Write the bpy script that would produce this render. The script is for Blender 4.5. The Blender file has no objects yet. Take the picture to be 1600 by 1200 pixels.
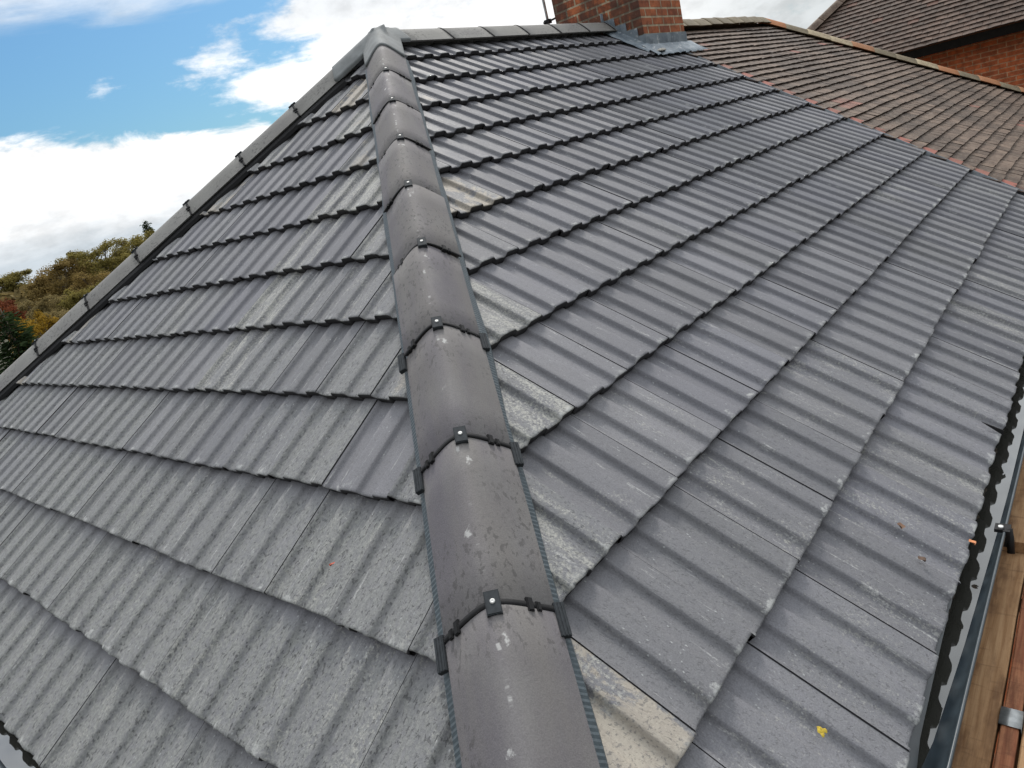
import bpy, bmesh, math, random
from mathutils import Vector, Matrix, noise as mnoise

R = math.radians
scene = bpy.context.scene
COL = scene.collection
rng = random.Random(7)

# ------------------------------------------------------------------ camera, world, sun, exposure
cam_d = bpy.data.cameras.new('camera')
cam = bpy.data.objects.new('camera', cam_d)
COL.objects.link(cam)
cam_d.sensor_width = 36.0
cam_d.lens = 1094.76 / 1600 * 36.0
cam_d.clip_start = 0.05
cam_d.clip_end = 3000
_rows = [(0.61092013, -0.75457512, -0.2396), (0.37694275, 0.01113345, 0.9262), (-0.69619735, -0.65611922, 0.29123327)]
_m = Matrix(_rows).transposed().to_4x4()
_m.translation = (-3.5725, -3.7408, -0.9635)
cam.matrix_world = _m
scene.camera = cam

SUN_AZ, SUN_EL = 38.0, 46.0
CLOUD_NEAR, CLOUD_FAR = 1.35, 0.66


class NG:
    """compact node-graph writer"""
    def __init__(s, tree):
        s.t = tree; s.n = tree.nodes; s.l = tree.links

    def node(s, kind, **kw):
        nd = s.n.new(kind)
        for k, v in kw.items():
            setattr(nd, k, v)
        return nd

    def put(s, sock, v):
        if isinstance(v, bpy.types.NodeSocket):
            s.l.new(v, sock)
        elif v is not None:
            if hasattr(sock.default_value, '__len__') and not hasattr(v, '__len__'):
                sock.default_value = [v] * len(sock.default_value)
            elif hasattr(v, '__len__') and len(sock.default_value) == 4 and len(v) == 3:
                sock.default_value = (*v, 1)
            else:
                sock.default_value = v

    def math(s, op, a, b=None, c=None, clamp=False):
        nd = s.node('ShaderNodeMath', operation=op, use_clamp=clamp)
        s.put(nd.inputs[0], a); s.put(nd.inputs[1], b) if b is not None else None
        if c is not None: s.put(nd.inputs[2], c)
        return nd.outputs[0]

    def mix(s, f, a, b, blend='MIX'):
        nd = s.node('ShaderNodeMix', data_type='RGBA', blend_type=blend)
        s.put(nd.inputs[0], f); s.put(nd.inputs[6], a); s.put(nd.inputs[7], b)
        return nd.outputs[2]

    def ramp(s, v, lo, hi, a=0.0, b=1.0):
        nd = s.node('ShaderNodeMapRange', interpolation_type='SMOOTHSTEP')
        s.put(nd.inputs[0], v); s.put(nd.inputs[1], lo); s.put(nd.inputs[2], hi); s.put(nd.inputs[3], a); s.put(nd.inputs[4], b)
        return nd.outputs[0]

    def mapping(s, v, scale=(1, 1, 1), loc=(0, 0, 0), rot=(0, 0, 0)):
        nd = s.node('ShaderNodeMapping')
        s.put(nd.inputs[0], v); nd.inputs[1].default_value = loc; nd.inputs[2].default_value = rot; nd.inputs[3].default_value = scale
        return nd.outputs[0]

    def noise(s, v, scale, detail=4, rough=0.55, dist=0.0):
        nd = s.node('ShaderNodeTexNoise')
        s.put(nd.inputs['Vector'], v); s.put(nd.inputs['Scale'], scale)
        nd.inputs['Detail'].default_value = detail; nd.inputs['Roughness'].default_value = rough; nd.inputs['Distortion'].default_value = dist
        return nd.outputs[0]

    def voronoi(s, v, scale, feature='F1', out=0):
        nd = s.node('ShaderNodeTexVoronoi', feature=feature)
        s.put(nd.inputs['Vector'], v); s.put(nd.inputs['Scale'], scale)
        return nd.outputs[out]

    def attr(s, name):
        nd = s.node('ShaderNodeAttribute', attribute_name=name)
        sp = s.node('ShaderNodeSeparateColor')
        s.l.new(nd.outputs['Color'], sp.inputs[0])
        return sp.outputs[0], sp.outputs[1], sp.outputs[2], nd.outputs['Alpha']

    def bump(s, h, strength=0.3, dist=0.01, normal=None):
        nd = s.node('ShaderNodeBump')
        nd.inputs['Strength'].default_value = strength; nd.inputs['Distance'].default_value = dist
        s.put(nd.inputs['Height'], h)
        if normal is not None: s.l.new(normal, nd.inputs['Normal'])
        return nd.outputs[0]


def make_world():
    w = bpy.data.worlds.new('World'); scene.world = w; w.use_nodes = True
    t = w.node_tree; t.nodes.clear(); g = NG(t)
    sky = g.node('ShaderNodeTexSky', sky_type='NISHITA', sun_disc=False)
    sky.sun_elevation = R(SUN_EL); sky.sun_rotation = R(90 - SUN_AZ)
    sky.air_density = 1.4; sky.dust_density = 1.0; sky.ozone_density = 2.0
    bg = g.node('ShaderNodeBackground'); bg.inputs[1].default_value = 0.05
    g.put(bg.inputs[0], g.mix(1.0, sky.outputs[0], (0.48, 0.80, 1.08), 'MULTIPLY'))
    tc = g.node('ShaderNodeTexCoord')
    sp = g.node('ShaderNodeSeparateXYZ'); g.l.new(tc.outputs['Generated'], sp.inputs[0])
    az = g.math('MULTIPLY', g.math('ARCTAN2', sp.outputs[1], sp.outputs[0]), 57.2958)
    el = g.math('MULTIPLY', g.math('ARCSINE', sp.outputs[2]), 57.2958)
    cx = g.node('ShaderNodeCombineXYZ'); g.l.new(az, cx.inputs[0]); g.l.new(g.math('MULTIPLY', el, 1.9), cx.inputs[1])
    n1 = g.noise(cx.outputs[0], 0.16, 7, 0.6, 0.4)
    n2 = g.noise(g.mapping(cx.outputs[0], (0.10, 0.26, 1), (3, 7, 1)), 1.0, 6, 0.6, 0.3)
    n3 = g.noise(g.mapping(cx.outputs[0], (0.55, 0.55, 1), (9, 2, 4)), 1.0, 6, 0.6)

    def blob(a0, e0, sa, se, amp):
        da = g.math('POWER', g.math('MULTIPLY', g.math('SUBTRACT', az, a0), 1 / sa), 2)
        de = g.math('POWER', g.math('MULTIPLY', g.math('SUBTRACT', el, e0), 1 / se), 2)
        return g.math('MULTIPLY', g.math('EXPONENT', g.math('MULTIPLY', g.math('ADD', da, de), -1)), amp)
    # cumulus bank: top edge about 8.6 degrees up, rising a little towards the left
    edge = g.math('MULTIPLY_ADD', g.math('SUBTRACT', az, 60.0), 0.145, 7.6)
    bank = g.ramp(g.math('SUBTRACT', el, g.math('ADD', edge, g.math('MULTIPLY', g.math('SUBTRACT', n1, 0.5), 5.0))), -0.5, 0.4, 1, 0)
    # veil of high cloud over the roof ridge side
    veil_e = g.math('MULTIPLY_ADD', g.math('SUBTRACT', az, 52.0), 1.1, 11.0)
    veil = g.ramp(az, 56, 48, 0, 1)
    top = g.ramp(el, 13.2, 16.5, 0, 0.78)
    d = g.math('ADD', veil, g.math('MULTIPLY', g.math('SUBTRACT', n2, 0.5), 1.5))
    for b in [(55.5, 9.6, 3.4, 1.2, 0.75), (57.5, 11.8, 3.2, 1.0, 0.55), (65.8, 11.6, 1.7, .8, 0.55), (60, 10.8, 2.2, .6, 0.42), (51, 8.6, 4, 1.4, .8), (55.0, 13.2, 5.0, 1.0, .5)]:
        d = g.math('ADD', d, blob(*b))
    wisps = g.ramp(g.math('ADD', d, g.math('MULTIPLY', g.math('SUBTRACT', n3, 0.5), 0.9)), 0.28, 0.85)
    hi = g.ramp(g.math('ADD', g.ramp(el, 11.5, 17.5), g.math('MULTIPLY', g.math('SUBTRACT', n2, 0.5), 0.9)), 0.5, 1.15, 0, 0.8)
    cover = g.math('MAXIMUM', g.math('MAXIMUM', bank, wisps), hi)
    behind = g.ramp(el, 22, 34)                       # overcast deck higher up and all round
    away = g.ramp(g.math('ABSOLUTE', g.math('SUBTRACT', az, 62)), 30, 60)
    cover = g.math('MAXIMUM', cover, g.math('MULTIPLY', g.math('MAXIMUM', behind, away), 0.92))
    # cloud radiance: brightest round the sun, greyer low down and opposite
    sd = Vector((math.cos(R(SUN_AZ)) * math.cos(R(SUN_EL)), math.sin(R(SUN_AZ)) * math.cos(R(SUN_EL)), math.sin(R(SUN_EL))))
    dp = g.node('ShaderNodeVectorMath', operation='DOT_PRODUCT'); g.l.new(tc.outputs['Generated'], dp.inputs[0]); dp.inputs[1].default_value = sd
    br = g.ramp(dp.outputs['Value'], -0.3, 0.95, CLOUD_FAR, CLOUD_NEAR)
    low = g.ramp(g.math('ADD', el, g.math('MULTIPLY', g.math('SUBTRACT', n2, .5), 5.0)), 0.8, 5.2)
    ccol = g.mix(low, (0.56, 0.62, 0.67), (1.0, 1.0, 1.0))
    right = g.ramp(az, 36, 14)
    ccol = g.mix(right, ccol, (0.60, 0.63, 0.64))
    ccol = g.mix(g.ramp(n3, .45, .75, 0, .10), ccol, (0.72, 0.77, 0.82))
    ccol = g.mix(g.ramp(el, 9.5, 14, 0, .8), ccol, (0.66, 0.69, 0.72))
    shade = g.math('MULTIPLY', g.ramp(el, 13, 26, .50, 1.0), g.ramp(g.math('ADD', g.math('MULTIPLY', n1, .6), g.math('MULTIPLY', n3, .4)), .34, .58, .90, 1.14))
    shade = g.math('MULTIPLY', shade, 1.0)
    ccol = g.mix(1.0, ccol, shade, 'MULTIPLY')
    bg2 = g.node('ShaderNodeBackground'); g.l.new(ccol, bg2.inputs[0]); g.l.new(br, bg2.inputs[1])
    mx = g.node('ShaderNodeMixShader'); g.l.new(cover, mx.inputs[0]); g.l.new(bg.outputs[0], mx.inputs[1]); g.l.new(bg2.outputs[0], mx.inputs[2])
    out = g.node('ShaderNodeOutputWorld'); g.l.new(mx.outputs[0], out.inputs[0])


make_world()
sun_d = bpy.data.lights.new('sun', 'SUN'); sun_d.energy = 1.5; sun_d.angle = R(14); sun_d.color = (1, .95, .88)
sun = bpy.data.objects.new('sun', sun_d); COL.objects.link(sun)
sun.rotation_euler = (R(90 - SUN_EL), 0, R(SUN_AZ + 90))
vs = scene.view_settings
scene.display_settings.display_device = 'sRGB'
vs.view_transform = 'Standard'; vs.look = 'None'; vs.exposure = 0.78; vs.gamma = 1.0; vs.use_curve_mapping = False
scene.cycles.max_bounces = 6

# ------------------------------------------------------------------ helpers
TH = 0.5993                       # roof pitch (34.3 degrees)
CT, ST, TT = math.cos(TH), math.sin(TH), math.tan(TH)
GROUND = -7.6
SR = [0.2816, 0.6175, 0.9553, 1.2875, 1.6135, 1.9483, 2.2828, 2.644, 3.01, 3.3805, 3.754, 4.128]
SL = [0.3537, 0.7024, 1.0561, 1.39, 1.7354, 2.0786, 2.4166, 2.7565, 3.0861, 3.4316, 3.7738, 4.1226]


def tag(o, label=None, cat=None, group=None, kind=None):
    for k, v in (('label', label), ('category', cat), ('group', group), ('kind', kind)):
        if v: o[k] = v
    return o


def empty(name, loc=(0, 0, 0)):
    o = bpy.data.objects.new(name, None); COL.objects.link(o); o.location = loc; o.empty_display_size = .3
    return o


def world_of(o):
    m = o.matrix_basis.copy()
    if o.parent: m = world_of(o.parent) @ o.matrix_parent_inverse @ m
    return m


def adopt(o, parent):
    if parent is not None:
        o.parent = parent; o.matrix_parent_inverse = world_of(parent).inverted()
    return o


class MB:
    """mesh builder: verts, faces, per-vertex attributes, uv"""
    def __init__(s): s.v = []; s.f = []; s.sm = []; s.tint = []; s.pos = []; s.uv = []; s.mi = []

    def vert(s, p, tint=(1, 0, 0, 0), pos=(0, 0, 0, 0)):
        s.v.append(tuple(p)); s.tint.append(tint); s.pos.append(pos); return len(s.v) - 1

    def face(s, ix, smooth=False, uv=None, mi=0):
        s.f.append(tuple(ix)); s.sm.append(smooth); s.uv.append(uv); s.mi.append(mi)

    def grid(s, rows, smooth=True, close=False, tint=(1, 0, 0, 0)):
        idx = [[s.vert(p, tint) for p in r] for r in rows]
        for a, b in zip(idx[:-1], idx[1:]):
            n = len(a)
            for i in range(n if close else n - 1):
                j = (i + 1) % n
                s.face((a[i], a[j], b[j], b[i]), smooth)
        return idx

    def box(s, lo, hi, tint=(1, 0, 0, 0), m=None):
        x0, y0, z0 = lo; x1, y1, z1 = hi
        P = [Vector(p) for p in [(x0, y0, z0), (x1, y0, z0), (x1, y1, z0), (x0, y1, z0), (x0, y0, z1), (x1, y0, z1), (x1, y1, z1), (x0, y1, z1)]]
        q = [(m @ p if m else p) for p in P]
        fs = [((0, 1, 5, 4), 0, 2), ((2, 3, 7, 6), 0, 2), ((3, 0, 4, 7), 1, 2), ((1, 2, 6, 5), 1, 2), ((4, 5, 6, 7), 0, 1), ((3, 2, 1, 0), 0, 1)]
        for ix, a, b in fs:
            v = [s.vert(q[i], tint) for i in ix]
            s.face(v, False, [(P[i][a], P[i][b]) for i in ix])

    def tube(s, pts, radii, n=8, tint=(1, 0, 0, 0), cap=True):
        rows = []
        for i, p in enumerate(pts):
            p = Vector(p)
            d = (Vector(pts[min(i + 1, len(pts) - 1)]) - Vector(pts[max(i - 1, 0)])).normalized()
            a = d.orthogonal().normalized() if i == 0 else (a - d * a.dot(d)).normalized()
            b = d.cross(a)
            r = radii[i] if hasattr(radii, '__len__') else radii
            rows.append([p + (a * math.cos(2 * math.pi * k / n) + b * math.sin(2 * math.pi * k / n)) * r for k in range(n)])
        idx = s.grid(rows, True, True, tint)
        if cap:
            s.face(list(reversed(idx[0]))); s.face(idx[-1])

    def mesh(s, name):
        me = bpy.data.meshes.new(name)
        me.from_pydata(s.v, [], s.f)
        me.polygons.foreach_set('use_smooth', s.sm)
        me.polygons.foreach_set('material_index', s.mi)
        for nm, dat in (('tint', s.tint), ('pos', s.pos)):
            at = me.attributes.new(nm, 'FLOAT_COLOR', 'POINT')
            at.data.foreach_set('color', [c for t in dat for c in t])
        if any(u for u in s.uv):
            uvl = me.uv_layers.new(name='UVMap')
            flat = []
            for f, u in zip(s.f, s.uv):
                for k in range(len(f)):
                    flat += list(u[k]) if u else [0, 0]
            uvl.data.foreach_set('uv', flat)
        me.update()
        return me

    def build(s, name, mats, parent=None, matrix=None, cuts=None):
        me = s.mesh(name)
        if cuts: cut_mesh(me, cuts)
        for m in (mats if isinstance(mats, (list, tuple)) else [mats]): me.materials.append(m)
        o = bpy.data.objects.new(name, me); COL.objects.link(o)
        if matrix is not None: o.matrix_basis = matrix
        return adopt(o, parent)


def cut_mesh(me, cuts):
    bm = bmesh.new(); bm.from_mesh(me)
    for co, no in cuts:                     # keeps the side the normal points to
        bmesh.ops.bisect_plane(bm, geom=bm.verts[:] + bm.edges[:] + bm.faces[:], plane_co=co, plane_no=no, clear_inner=True, dist=1e-5)
    bm.to_mesh(me); bm.free(); me.update()


def copy_tree(o, parent=None, matrix=None, skip=()):
    c = o.copy(); COL.objects.link(c); c.parent = None; c.matrix_parent_inverse = Matrix()
    if matrix is not None: c.matrix_basis = matrix
    if parent is not None:
        if matrix is not None: adopt(c, parent)
        else: c.parent = parent; c.matrix_parent_inverse = o.matrix_parent_inverse.copy()
    for ch in o.children:
        if ch.name.split('.')[0] not in skip: copy_tree(ch, c)
    return c


def frame(origin, x, y, z):
    m = Matrix((Vector(x), Vector(y), Vector(z))).transposed().to_4x4(); m.translation = origin
    return m


# ------------------------------------------------------------------ materials
def mat(name):
    m = bpy.data.materials.new(name); m.use_nodes = True
    t = m.node_tree; t.nodes.clear(); g = NG(t)
    b = g.node('ShaderNodeBsdfPrincipled'); o = g.node('ShaderNodeOutputMaterial'); g.l.new(b.outputs[0], o.inputs[0])
    return m, g, b


def simple(name, col, rough=.6, metal=0, var=.15, scale=30, bump=.1, spec=.5):
    m, g, b = mat(name)
    tc = g.node('ShaderNodeTexCoord'); v = tc.outputs['Object']
    n = g.noise(v, scale, 5)
    k = g.ramp(n, .25, .75, 1 - var, 1 + var)
    c = g.mix(1.0, col, k, 'MULTIPLY')
    g.put(b.inputs['Base Color'], c); b.inputs['Roughness'].default_value = rough; b.inputs['Metallic'].default_value = metal
    b.inputs['Specular IOR Level'].default_value = spec
    if bump: g.l.new(g.bump(n, bump, .004), b.inputs['Normal'])
    return m


def tile_material():
    m, g, b = mat('grey_concrete_tile')
    tc = g.node('ShaderNodeTexCoord'); v = tc.outputs['Object']
    val, lich, rough, cream = g.attr('tint')
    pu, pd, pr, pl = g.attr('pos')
    off = g.node('ShaderNodeCombineXYZ'); g.l.new(g.math('MULTIPLY', pr, 40), off.inputs[2])
    va = g.node('ShaderNodeVectorMath', operation='ADD'); g.l.new(v, va.inputs[0]); g.l.new(off.outputs[0], va.inputs[1])
    p = va.outputs[0]
    cloud = g.noise(g.mapping(p, (9, 3, 1)), 1.0, 6, .6)
    fine = g.noise(v, 260, 3, .6)
    mid = g.noise(g.mapping(p, (1, .55, 1)), 60, 5, .65)
    grain = g.noise(g.mapping(p, (1, .7, 1)), 150, 5, .75)
    c = g.mix(pr, (.132, .132, .149), (.152, .151, .162))
    c = g.mix(1.0, c, val, 'MULTIPLY')
    c = g.mix(1.0, c, g.ramp(cloud, .3, .72, .90, 1.10), 'MULTIPLY')
    c = g.mix(1.0, c, g.ramp(fine, .3, .7, .84, 1.15), 'MULTIPLY')
    # weathered skin: paler, greener, granular and pitted; thinner under the course above
    skin = g.math('MULTIPLY', rough, g.ramp(g.math('ADD', pd, g.math('MULTIPLY', g.math('SUBTRACT', mid, .5), .08)), .345, .27, .12, 1))
    c = g.mix(g.math('MULTIPLY', skin, g.ramp(mid, .35, .62, .45, 1)), c, g.mix(g.ramp(grain, .36, .64), (.134, .138, .135), (.224, .227, .217)))
    pits = g.ramp(g.noise(g.mapping(p, (1, .5, 1)), 140, 2.5, .55), .58, .65)
    c = g.mix(g.math('MULTIPLY', pits, g.math('MULTIPLY_ADD', skin, .55, .16)), c, (.055, .055, .057))
    # lichen bloom, granular, gathered in long ragged runs
    st = g.noise(g.mapping(p, (15, 3.4, 1)), 1.0, 8, .72, .5)
    brk = g.noise(p, 120, 5, .78)
    lf = g.math('MULTIPLY', g.ramp(g.math('ADD', st, g.math('MULTIPLY', g.math('SUBTRACT', brk, .5), 1.0)), g.math('MULTIPLY_ADD', lich, -.34, .74), g.math('MULTIPLY_ADD', lich, -.34, .92)), g.math('MULTIPLY_ADD', lich, .55, .25))
    c = g.mix(lf, c, g.mix(g.ramp(brk, .4, .6), (.26, .26, .245), (.37, .365, .33)))
    # white bloom and chips along the tail edge, most on the roll ends
    ph = g.math('FRACT', g.math('MULTIPLY_ADD', pu, 2.0, -.53))
    onroll = g.ramp(g.math('ABSOLUTE', g.math('SUBTRACT', ph, .16)), .10, .34, 1, 0)
    e1 = g.math('ADD', g.math('MULTIPLY', pd, 26.0), g.math('MULTIPLY', g.math('SUBTRACT', g.noise(p, 34, 6, .75), .5), 4.6))
    e1 = g.math('SUBTRACT', e1, g.math('MULTIPLY', onroll, .55))
    edge = g.math('MULTIPLY', g.ramp(e1, -.85, .05, .85, 0), g.ramp(g.noise(p, 6.5, 3, .6), .42, .58, .15, 1))
    c = g.mix(edge, c, (.38, .385, .375))
    # scattered pale specks
    sp_ = g.ramp(g.math('ADD', g.voronoi(g.mapping(p, (1, .7, 1)), 60), g.math('MULTIPLY', g.math('SUBTRACT', g.noise(p, 180, 3, .7), .5), .30)), .06, .16, .85, 0)
    c = g.mix(g.math('MULTIPLY', sp_, g.ramp(g.noise(p, 6, 2), .48, .60)), c, (.33, .34, .34))
    # chalky scuffs running down the slope
    sc_ = g.math('MULTIPLY', g.ramp(g.noise(g.mapping(p, (75, 5, 1)), 1.0, 5, .7, .3), .57, .69), g.ramp(g.noise(g.mapping(p, (9, 6, 1), (5, 1, 2)), 1.0, 4, .6), .46, .60))
    c = g.mix(g.math('MULTIPLY', sc_, g.ramp(brk, .40, .56)), c, (.34, .34, .335))
    # cut faces left bare and cream coloured
    cf = g.math('MULTIPLY', cream, g.ramp(g.noise(g.mapping(p, (7, 5, 1)), 1.0, 7, .7, .4), g.math('MULTIPLY_ADD', cream, -.26, .64), g.math('MULTIPLY_ADD', cream, -.26, .72)))
    creamc = g.mix(g.ramp(g.noise(p, 110, 3, .6), .56, .64, 0, .75), (.345, .305, .25), (.11, .10, .09))
    c = g.mix(g.math('MULTIPLY', cf, 1.0, clamp=True), c, creamc)
    # backlit front edge, underside and side laps: shade painted in as near black
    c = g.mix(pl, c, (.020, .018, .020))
    g.put(b.inputs['Base Color'], c)
    g.put(b.inputs['Roughness'], g.ramp(cloud, .3, .7, .58, .74))
    b.inputs['Specular IOR Level'].default_value = .30
    hgt = g.math('ADD', g.math('MULTIPLY', fine, .35), g.math('MULTIPLY', g.math('SUBTRACT', g.math('ADD', g.math('MULTIPLY', mid, .7), g.math('MULTIPLY', grain, .5)), g.math('MULTIPLY', pits, .9)), g.math('MULTIPLY_ADD', skin, 1.2, .22)))
    g.l.new(g.bump(hgt, .5, .0035), b.inputs['Normal'])
    return m


def hip_material(name='smooth_concrete_ridge', pale=0.0):
    m, g, b = mat(name)
    tc = g.node('ShaderNodeTexCoord'); v = tc.outputs['Object']
    oi = g.node('ShaderNodeObjectInfo')
    off = g.node('ShaderNodeCombineXYZ'); g.l.new(g.math('MULTIPLY', oi.outputs['Random'], 30), off.inputs[0]); g.l.new(g.math('MULTIPLY', oi.outputs['Random'], 17), off.inputs[2])
    va = g.node('ShaderNodeVectorMath', operation='ADD'); g.l.new(v, va.inputs[0]); g.l.new(off.outputs[0], va.inputs[1]); p = va.outputs[0]
    sx = g.node('ShaderNodeSeparateXYZ'); g.l.new(v, sx.inputs[0])
    band = g.noise(g.mapping(p, (9, 1.1, 4)), 1.0, 4, .5)
    c = g.mix(g.ramp(band, .32, .68), (.118, .110, .121), (.152, .143, .138))
    c = g.mix(g.ramp(g.noise(g.mapping(p, (12, 5, 6)), 1.0, 6, .6), .42, .70, 0, .5), c, (.165, .160, .156))
    if pale: c = g.mix(g.ramp(g.noise(g.mapping(p, (8, 3, 6)), 1.0, 6, .65), .3, .6, pale * .6, pale), c, (.27, .265, .248))
    fine = g.noise(p, 300, 3)
    c = g.mix(1.0, c, g.ramp(fine, .3, .7, .90, 1.10), 'MULTIPLY')
    damp = g.math('MULTIPLY', g.ramp(g.noise(g.mapping(p, (1, .6, 1)), 75, 3, .6), .555, .63, 0, .62), g.ramp(g.noise(p, 4.5, 3), .40, .58))
    c = g.mix(damp, c, (.070, .066, .066))
    # pale splash near the top screw and lime drips below it
    def spot(x0, y0, r, n):
        d = g.node('ShaderNodeVectorMath', operation='DISTANCE'); 
        cc = g.node('ShaderNodeCombineXYZ'); g.l.new(sx.outputs[0], cc.inputs[0]); g.l.new(g.math('MULTIPLY', sx.outputs[1], .6), cc.inputs[1])
        g.l.new(cc.outputs[0], d.inputs[0]); d.inputs[1].default_value = (x0, y0 * .6, 0)
        return g.ramp(g.math('ADD', d.outputs['Value'], g.math('MULTIPLY', g.math('SUBTRACT', n, .5), .07)), r, r + .010, 1, 0)
    nn = g.noise(p, 46, 4, .65)
    s1 = g.math('MAXIMUM', g.math('MULTIPLY', spot(.012, -.085, -.004, nn), g.ramp(oi.outputs['Random'], .0, .6, .5, 1)), g.math('MULTIPLY', spot(-.02, -.30, -.006, nn), g.ramp(oi.outputs['Random'], .4, .6)))
    drip = g.math('MULTIPLY', g.ramp(g.math('ABSOLUTE', g.math('ADD', sx.outputs[0], g.math('MULTIPLY_ADD', g.noise(g.mapping(p, (0, 9, 0)), 1.0), .03, -.012))), .002, .006, .8, 0), g.ramp(g.noise(g.mapping(p, (2, 24, 1)), 1.0, 4, .6), .56, .64))
    c = g.mix(g.math('MULTIPLY', g.math('MAXIMUM', s1, drip), .75), c, (.42, .42, .41))
    g.put(b.inputs['Base Color'], c); g.put(b.inputs['Roughness'], g.ramp(band, .3, .7, .70, .82)); b.inputs['Specular IOR Level'].default_value = .22
    g.l.new(g.bump(g.math('ADD', g.math('MULTIPLY', fine, .6), g.math('MULTIPLY', g.noise(p, 120, 5, .7), 1.2)), .30, .0025), b.inputs['Normal'])
    return m


def clay_material(name, cols, lichen=(.30, .29, .25), lam=.5, streak=True):
    m, g, b = mat(name)
    tc = g.node('ShaderNodeTexCoord'); v = tc.outputs['Object']
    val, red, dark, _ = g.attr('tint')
    n = g.noise(v, 9, 6, .65)
    c = g.mix(g.ramp(n, .35, .65), cols[0], cols[1])
    c = g.mix(1.0, c, val, 'MULTIPLY')
    c = g.mix(red, c, cols[2])
    lf = g.ramp(g.noise(g.mapping(v, (1, 1.6, 1)), 26, 6, .7), .50, .70, 0, lam)
    c = g.mix(g.math('MULTIPLY', lf, g.math('SUBTRACT', 1, red)), c, lichen)
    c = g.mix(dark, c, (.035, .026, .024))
    g.put(b.inputs['Base Color'], c); b.inputs['Roughness'].default_value = .72; b.inputs['Specular IOR Level'].default_value = .3
    g.l.new(g.bump(g.noise(v, 90, 4), .3, .004), b.inputs['Normal'])
    return m


def brick_material(name, c1, c2, mortar, sooty=0.0, msize=.012):
    m, g, b = mat(name)
    tc = g.node('ShaderNodeTexCoord'); uv = tc.outputs['UV']; v = tc.outputs['Object']
    br = g.node('ShaderNodeTexBrick'); g.l.new(uv, br.inputs['Vector'])
    br.inputs['Scale'].default_value = 1; br.inputs['Brick Width'].default_value = .225; br.inputs['Row Height'].default_value = .075
    br.inputs['Mortar Size'].default_value = msize * .5; br.inputs['Mortar Smooth'].default_value = .25; br.inputs['Bias'].default_value = -.1
    br.inputs['Color1'].default_value = (*c1, 1); br.inputs['Color2'].default_value = (*c2, 1); br.inputs['Mortar'].default_value = (*mortar, 1)
    c = g.mix(1.0, br.outputs['Color'], g.ramp(g.noise(v, 14, 6, .65), .3, .7, .65, 1.25), 'MULTIPLY')
    if sooty:
        at = g.attr('tint')[2]
        soot = g.math('MULTIPLY', g.ramp(g.noise(g.mapping(v, (6, 6, 4)), 1.0, 6, .7), .38, .54), g.math('MULTIPLY', at, sooty))
        c = g.mix(soot, c, (.035, .030, .028))
        c = g.mix(g.ramp(g.noise(v, 35, 5, .7), .62, .70, 0, .5), c, (.30, .24, .17))
    g.put(b.inputs['Base Color'], c); b.inputs['Roughness'].default_value = .85; b.inputs['Specular IOR Level'].default_value = .25
    h = g.math('SUBTRACT', g.math('MULTIPLY', g.noise(v, 60, 5), .35), br.outputs['Fac'])
    g.l.new(g.bump(h, .6, .008), b.inputs['Normal'])
    return m


def wood_material(name, a, bcol, dark):
    m, g, b = mat(name)
    tc = g.node('ShaderNodeTexCoord'); v = tc.outputs['Object']
    gr = g.noise(g.mapping(v, (3, 75, 40)), 1.0, 6, .65, .8)
    c = g.mix(g.ramp(gr, .3, .7), a, bcol)
    c = g.mix(g.ramp(g.noise(g.mapping(v, (4, 14, 9)), 1.0, 6, .65), .44, .66, 0, .75), c, dark)
    saw = g.noise(g.mapping(v, (60, 9, 9), rot=(0, 0, .35)), 1.0, 3)
    c = g.mix(g.ramp(saw, .58, .68, 0, .35), c, dark)
    g.put(b.inputs['Base Color'], c); b.inputs['Roughness'].default_value = .8; b.inputs['Specular IOR Level'].default_value = .25
    g.l.new(g.bump(g.math('ADD', gr, saw), .5, .003), b.inputs['Normal'])
    return m


def lead_material():
    m, g, b = mat('weathered_lead')
    tc = g.node('ShaderNodeTexCoord'); v = tc.outputs['Object']
    n = g.noise(g.mapping(v, (6, 6, 4)), 1.0, 6, .65, .5)
    c = g.mix(g.ramp(n, .35, .6), (.105, .135, .165), (.20, .235, .265))
    c = g.mix(g.ramp(g.noise(v, 14, 6, .7), .56, .66, 0, .8), c, (.46, .47, .47))
    c = g.mix(g.ramp(g.noise(g.mapping(v, (2, 2, 1), (4, 4, 4)), 5, 5, .7), .56, .68, 0, .7), c, (.06, .075, .095))
    g.put(b.inputs['Base Color'], c); b.inputs['Roughness'].default_value = .5; b.inputs['Metallic'].default_value = .15
    g.l.new(g.bump(g.noise(v, 22, 4), .5, .006), b.inputs['Normal'])
    return m


def water_material():
    m, g, b = mat('standing_gutter_water')
    b.inputs['Base Color'].default_value = (.030, .030, .026, 1); b.inputs['Roughness'].default_value = .04
    b.inputs['Specular IOR Level'].default_value = .9; b.inputs['Coat Weight'].default_value = .6; b.inputs['Coat Roughness'].default_value = .03
    tc = g.node('ShaderNodeTexCoord')
    g.l.new(g.bump(g.noise(tc.outputs['Object'], 30, 2), .02, .002), b.inputs['Normal'])
    return m


def leaf_material(name, a, bcol):
    m, g, b = mat(name)
    val = g.attr('tint')[0]
    c = g.mix(val, a, bcol)
    g.put(b.inputs['Base Color'], c); b.inputs['Roughness'].default_value = .8; b.inputs['Specular IOR Level'].default_value = .1
    tr = g.node('ShaderNodeBsdfTranslucent'); g.l.new(c, tr.inputs[0])
    mx = g.node('ShaderNodeMixShader'); mx.inputs[0].default_value = .45
    g.l.new(b.outputs[0], mx.inputs[1]); g.l.new(tr.outputs[0], mx.inputs[2])
    out = [n for n in m.node_tree.nodes if n.type == 'OUTPUT_MATERIAL'][0]; g.l.new(mx.outputs[0], out.inputs[0])
    return m


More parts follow.
